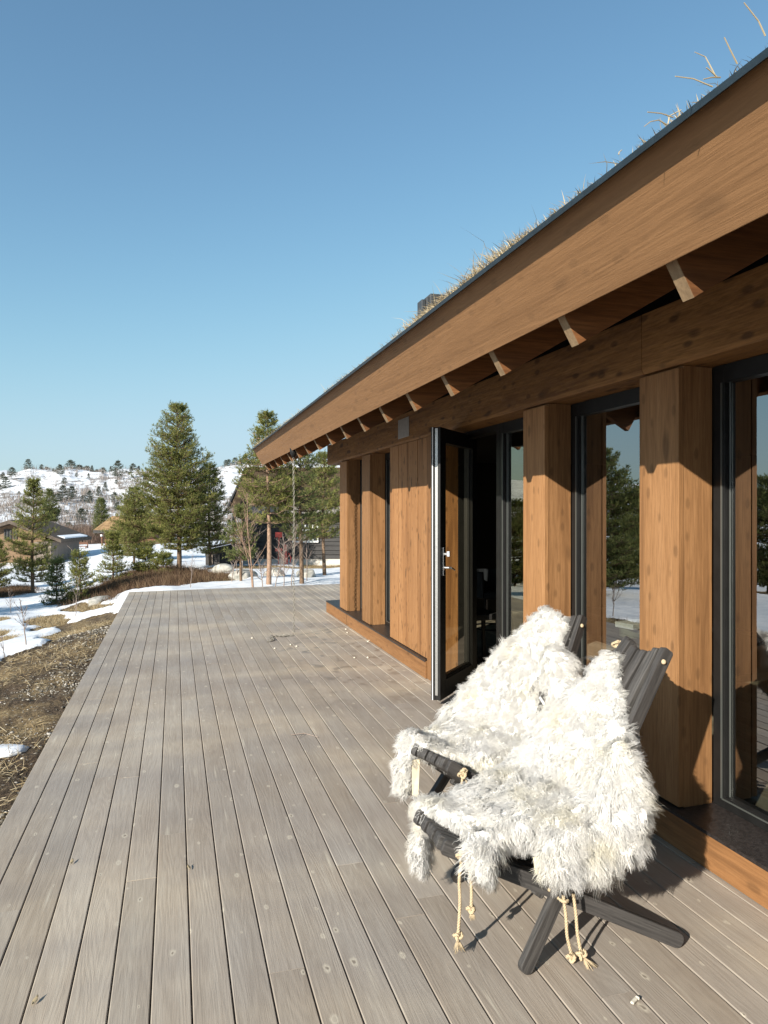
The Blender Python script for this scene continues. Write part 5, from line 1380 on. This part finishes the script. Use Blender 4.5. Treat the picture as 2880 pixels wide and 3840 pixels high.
def turf_slab(mb, x0, x1, y0, z0, y1, z1, th=.22):
    mb.add([(x0, y0, z0), (x1, y0, z0), (x1, y1, z1), (x0, y1, z1), (x0, y0, z0 - th), (x1, y0, z0 - th), (x1, y1, z1 - th), (x0, y1, z1 - th)],
           [(0, 1, 2, 3), (7, 6, 5, 4), (0, 4, 5, 1), (1, 5, 6, 2), (2, 6, 7, 3), (3, 7, 4, 0)])
def window_bars(parent, x0, x1, z0, z1, y, nx, nz, frame, glass, fw=.07):
    g = MB(); g.box(x0, x1, y, y + .03, z0, z1); w_ = MB()
    w_.box(x0 - fw, x0, y - .05, y + .03, z0 - fw, z1 + fw); w_.box(x1, x1 + fw, y - .05, y + .03, z0 - fw, z1 + fw)
    w_.box(x0, x1, y - .049, y + .03, z1, z1 + fw); w_.box(x0, x1, y - .049, y + .03, z0 - fw, z0)
    for i in range(1, nx): xx = x0 + (x1 - x0) * i / nx; w_.box(xx - .03, xx + .03, y - .04, y - .001, z0, z1)
    for i in range(1, nz): zz = z0 + (z1 - z0) * i / nz; w_.box(x0, x1, y - .035, y - .002, zz - .02, zz + .02)
    f = w_.build('window', frame, parent); g.build('pane', glass, f); return f

def black_house():
    d = 30.0; l = cabin_frame(1085, d); zb = -.72
    o = empty('black_cabin', (l[0], l[1], zb), -TH); tag(o, 'black-stained log cabin with a brown turf roof behind the pines', 'cabin')
    X = lambda px: (px - 1085) / 2662 * d
    xl, xr = X(872), X(1500); eave = 2.42
    mb = MB(); n = 12
    for k in range(n):           # lapped siding
        z0 = .22 + k * (eave - .22) / n; z1 = z0 + (eave - .22) / n
        mb.add([(xl + .4, .0, z0), (xr, .0, z0), (xr, .05, z1), (xl + .4, .05, z1), (xl + .4, .1, z0), (xr, .1, z0)], [(0, 1, 2, 3), (0, 4, 5, 1)], .3 + .5 * random.Random(k).random())
    mb.box(xl + .4, xr, .1, 6, .22, eave, .4)
    mb.build('wall', M_blackw, o)
    mb = MB(); mb.box(xl + .4, xr - .01, .03, 6, -.5, .218); mb.build('foundation', M_found, o)
    mb = MB(); turf_slab(mb, xl, xr + .3, -.55, eave + .02, 3.2, eave + 1.85); turf_slab(mb, xl, xr + .3, 3.2, eave + 1.85, 6.6, eave + .1)
    rf = mb.build('roof', M_turfd, o)
    mb = MB(); mb.box(xl - .02, xr + .3, -.62, -.56, eave - .28, eave + .0); mb.build('eave_board', plain('grey_eave_board', (.22, .20, .18), .8), rf)
    mb = MB(); turf_slab(mb, xl - .08, xl - .01, -.62, eave + .05, 3.2, eave + 1.9, .35); mb.build('verge_board', M_blackw, rf)
    mb = MB(); xx = X(1263); mb.box(xx - .45, xx + .5, 1.6, 2.4, eave + .3, eave + 1.15); mb.build('chimney', M_blackw, o)
    window_bars(o, X(1102), X(1188), .98, 1.9, -.01, 6, 2, M_wwin, M_dwin)
    # dark porch on the left with a snow-lit opening
    mb = MB(); mb.box(xl + .1, xl + .22, -.5, -.38, 0, eave - .3); mb.box(X(960), X(960) + .12, -.5, -.38, 0, eave - .3); mb.build('porch_post', M_blackw, o)
    # red ski poles and shovel lean on the wall
    red = plain('red_plastic', (.75, .10, .07), .5)
    def small(name, cat, label, f, px, yy=-.5):
        mb = MB(); f(mb); q = mb.build(name, red, None); p = o.matrix_world
        mw = Matrix.Translation(o.location) @ Matrix.Rotation(-TH, 4, 'Z'); q.location = mw @ Vector((X(px), yy, .0)); q.rotation_euler = (0, 0, -TH); tag(q, label, cat); return q
    small('snow_shovel', 'shovel', 'red-bladed snow shovel standing blade up before the black cabin', lambda m: (m.tube([(0, 0, -.05), (.03, 0, 1.15)], .02, 6), m.box(-.12, .16, -.03, .03, 1.15, 1.36)), 1050)
    small('snow_shovel', 'shovel', 'small orange-red shovel leaning lower beside the taller one', lambda m: (m.tube([(.22, 0, -.05), (.0, 0, .62)], .018, 6), m.box(-.2, .08, -.03, .03, .58, .7)), 1060, -.7)
    small('sled', 'sled', 'bright red sled standing upright against the black cabin', lambda m: (m.tube([(0, 0, .05), (-.06, 0, .4), (-.05, 0, .85)], [.07, .09, .03], 8), m.tube([(.14, 0, .1), (.18, 0, .3), (.08, 0, .5)], [.02, .03, .02], 6)), 1082, -.6)
black_house()
def dark_shed():
    d = 28.5; l = cabin_frame(805, d); o = empty('dark_shed', (l[0], l[1], l[2]), -TH); tag(o, 'low black shed with a sloping roof behind the rounded boulder', 'shed')
    X = lambda px: (px - 805) / 2662 * d; zt = CH - (2057 - 1909) / 2662 * d - l[2]
    mb = MB(); mb.extrude_y([(X(771), -.3), (X(868), -.3), (X(868), zt + .18), (X(771), zt - .05)], 0, 1.8); mb.build('wall', M_blackw, o)
    mb = MB(); mb.extrude_y([(X(766), zt - .05), (X(900), zt + .27), (X(900), zt + .37), (X(766), zt + .04)], -.2, 2.0); mb.build('roof', plain('shed_roof_felt', (.16, .15, .14), .8), o)
    for i, px in enumerate((796, 822)):
        mb = MB(); mb.box(X(px) - .03, X(px) + .03, -.05, -.003, .1, zt - .25); mb.build('door_post', M_greyw, o)
dark_shed()
def brown_cabin():
    d = 52.0; l = cabin_frame(50, d); zb = CH - (2119 - 1909) / 2662 * d; o = empty('brown_cabin', (l[0], l[1], zb), -TH)
    tag(o, 'brown gabled cabin with a small dark window at the left behind the lone pine', 'cabin')
    X = lambda px: (px - 50) / 2662 * d; Z = lambda py: CH - (py - 1909) / 2662 * d - zb
    pk = Z(1957)
    mb = MB(); mb.extrude_y([(X(-160), -.5), (X(165), -.5), (X(165), Z(2018)), (0, pk - .15), (X(-160), Z(2030))], 0, 4.6); mb.build('wall', M_brownw, o)
    mb = MB()
    mb.extrude_y([(X(-190), Z(2040)), (0, pk - .12), (0, pk + .14), (X(-190), Z(2026))], -.6, 4.8); mb.extrude_y([(0.001, pk - .12), (X(243), Z(2034)), (X(243), Z(2022)), (0.001, pk + .14)], -.6, 4.8)
    rf = mb.build('roof', M_greyd, o)
    mb = MB(); mb.extrude_y([(X(150), Z(2001)), (X(238), Z(2020.5)), (X(238), Z(2015)), (X(150), Z(1997))], .2, 4.2); mb.extrude_y([(X(-180), Z(2021)), (X(-60), Z(1990)), (X(-60), Z(1986)), (X(-180), Z(2016))], .2, 4.5); mb.build('roof_snow', M_snowr, rf)
    window_bars(o, X(21), X(40), Z(2018), Z(1989), -.02, 2, 1, M_blackw, M_dwin, .09); window_bars(o, X(54), X(62), Z(2018), Z(1989), -.02, 1, 1, M_blackw, M_dwin, .07)
    mb = MB(); mb.box(X(158), X(220), -1.2, 3.5, -.5, Z(2030)); mb.build('annex', M_greyw, o)
    mb = MB(); mb.box(X(203), X(207), -1.26, -1.203, 0, Z(2040)); mb.build('annex_corner', M_blackw, o)
    mb = MB(); mb.box(X(-120), X(150), -1.6, -.6, -.5, .12); mb.build('terrace', plain('pale_terrace_wood', (.42, .35, .26), .85), o)
brown_cabin()
def turf_cabin():
    d = 70.0; l = cabin_frame(460, d); zb = CH - (2062 - 1909) / 2662 * d; o = empty('turf_cabin', (l[0], l[1], zb), -TH)
    tag(o, 'small reddish cabin with a rust-brown turf roof beyond the snow, left of the tallest pine', 'cabin')
    X = lambda px: (px - 460) / 2662 * d; Z = lambda py: CH - (py - 1909) / 2662 * d - zb
    mb = MB(); mb.box(X(393), X(585), 0, 5, -.6, Z(1996)); mb.build('wall', M_redw, o)
    mb = MB(); n = 1
    x0, x1 = X(366), X(600); ze, zr = Z(1986), Z(1936)
    mb.add([(x0, -1.0, ze), (x1, -1.0, ze), (x1, 2.6, zr), (X(382), 2.6, zr), (x0, -1.0, ze - .25), (x1, -1.0, ze - .25), (x1, 2.6, zr - .25), (X(382), 2.6, zr - .25)], [(0, 1, 2, 3), (7, 6, 5, 4), (0, 4, 5, 1), (1, 5, 6, 2), (2, 6, 7, 3), (3, 7, 4, 0)])
    mb.add([(X(382), 2.6, zr), (x1, 2.6, zr), (x1, 6, ze), (X(370), 6, ze)], [(0, 1, 2, 3)])
    rf = mb.build('roof', M_turff, o); mb = MB(); mb.box(x0, x1, -1.08, -1.003, ze - .32, ze - .02); mb.build('eave_board', M_blackw, rf)
    mb = MB(); mb.box(X(393), X(397), -.9, -.8, 0, Z(1996)); mb.build('porch_post', M_redw, o)
    mb = MB(); mb.tube([(X(395), -.95, Z(2010)), (X(395), -.95, Z(2003))], .11, 10); mb.build('wall_lamp', M_wwin, o, True)
    mb = MB(); mb.box(X(295), X(420), -2.6, 0, -.7, .02); mb.build('terrace', plain('grey_terrace_wood', (.34, .29, .23), .85), o)
    b = empty('bench', tuple(Matrix.Translation(o.location) @ Matrix.Rotation(-TH, 4, 'Z') @ Vector((X(330), -1.8, .022))), -TH); tag(b, 'small wooden bench on the terrace of the far turf-roofed cabin', 'bench')
    w_ = 1.3; mb = MB(); mb.box(-w_ / 2, w_ / 2, -.2, .2, .40, .46); mb.build('seat', M_redw, b); mb = MB(); mb.box(-w_ / 2, w_ / 2, .2, .25, .62, .80); mb.build('backrest', M_redw, b)
    for s in (-1, 1): mb = MB(); mb.box(s * w_ * .48 - .05, s * w_ * .48 + .05, .2, .26, 0, .62); mb.box(s * w_ * .48 - .05, s * w_ * .48 + .05, -.2, -.12, 0, .40); mb.build('leg', M_redw, b)
turf_cabin()
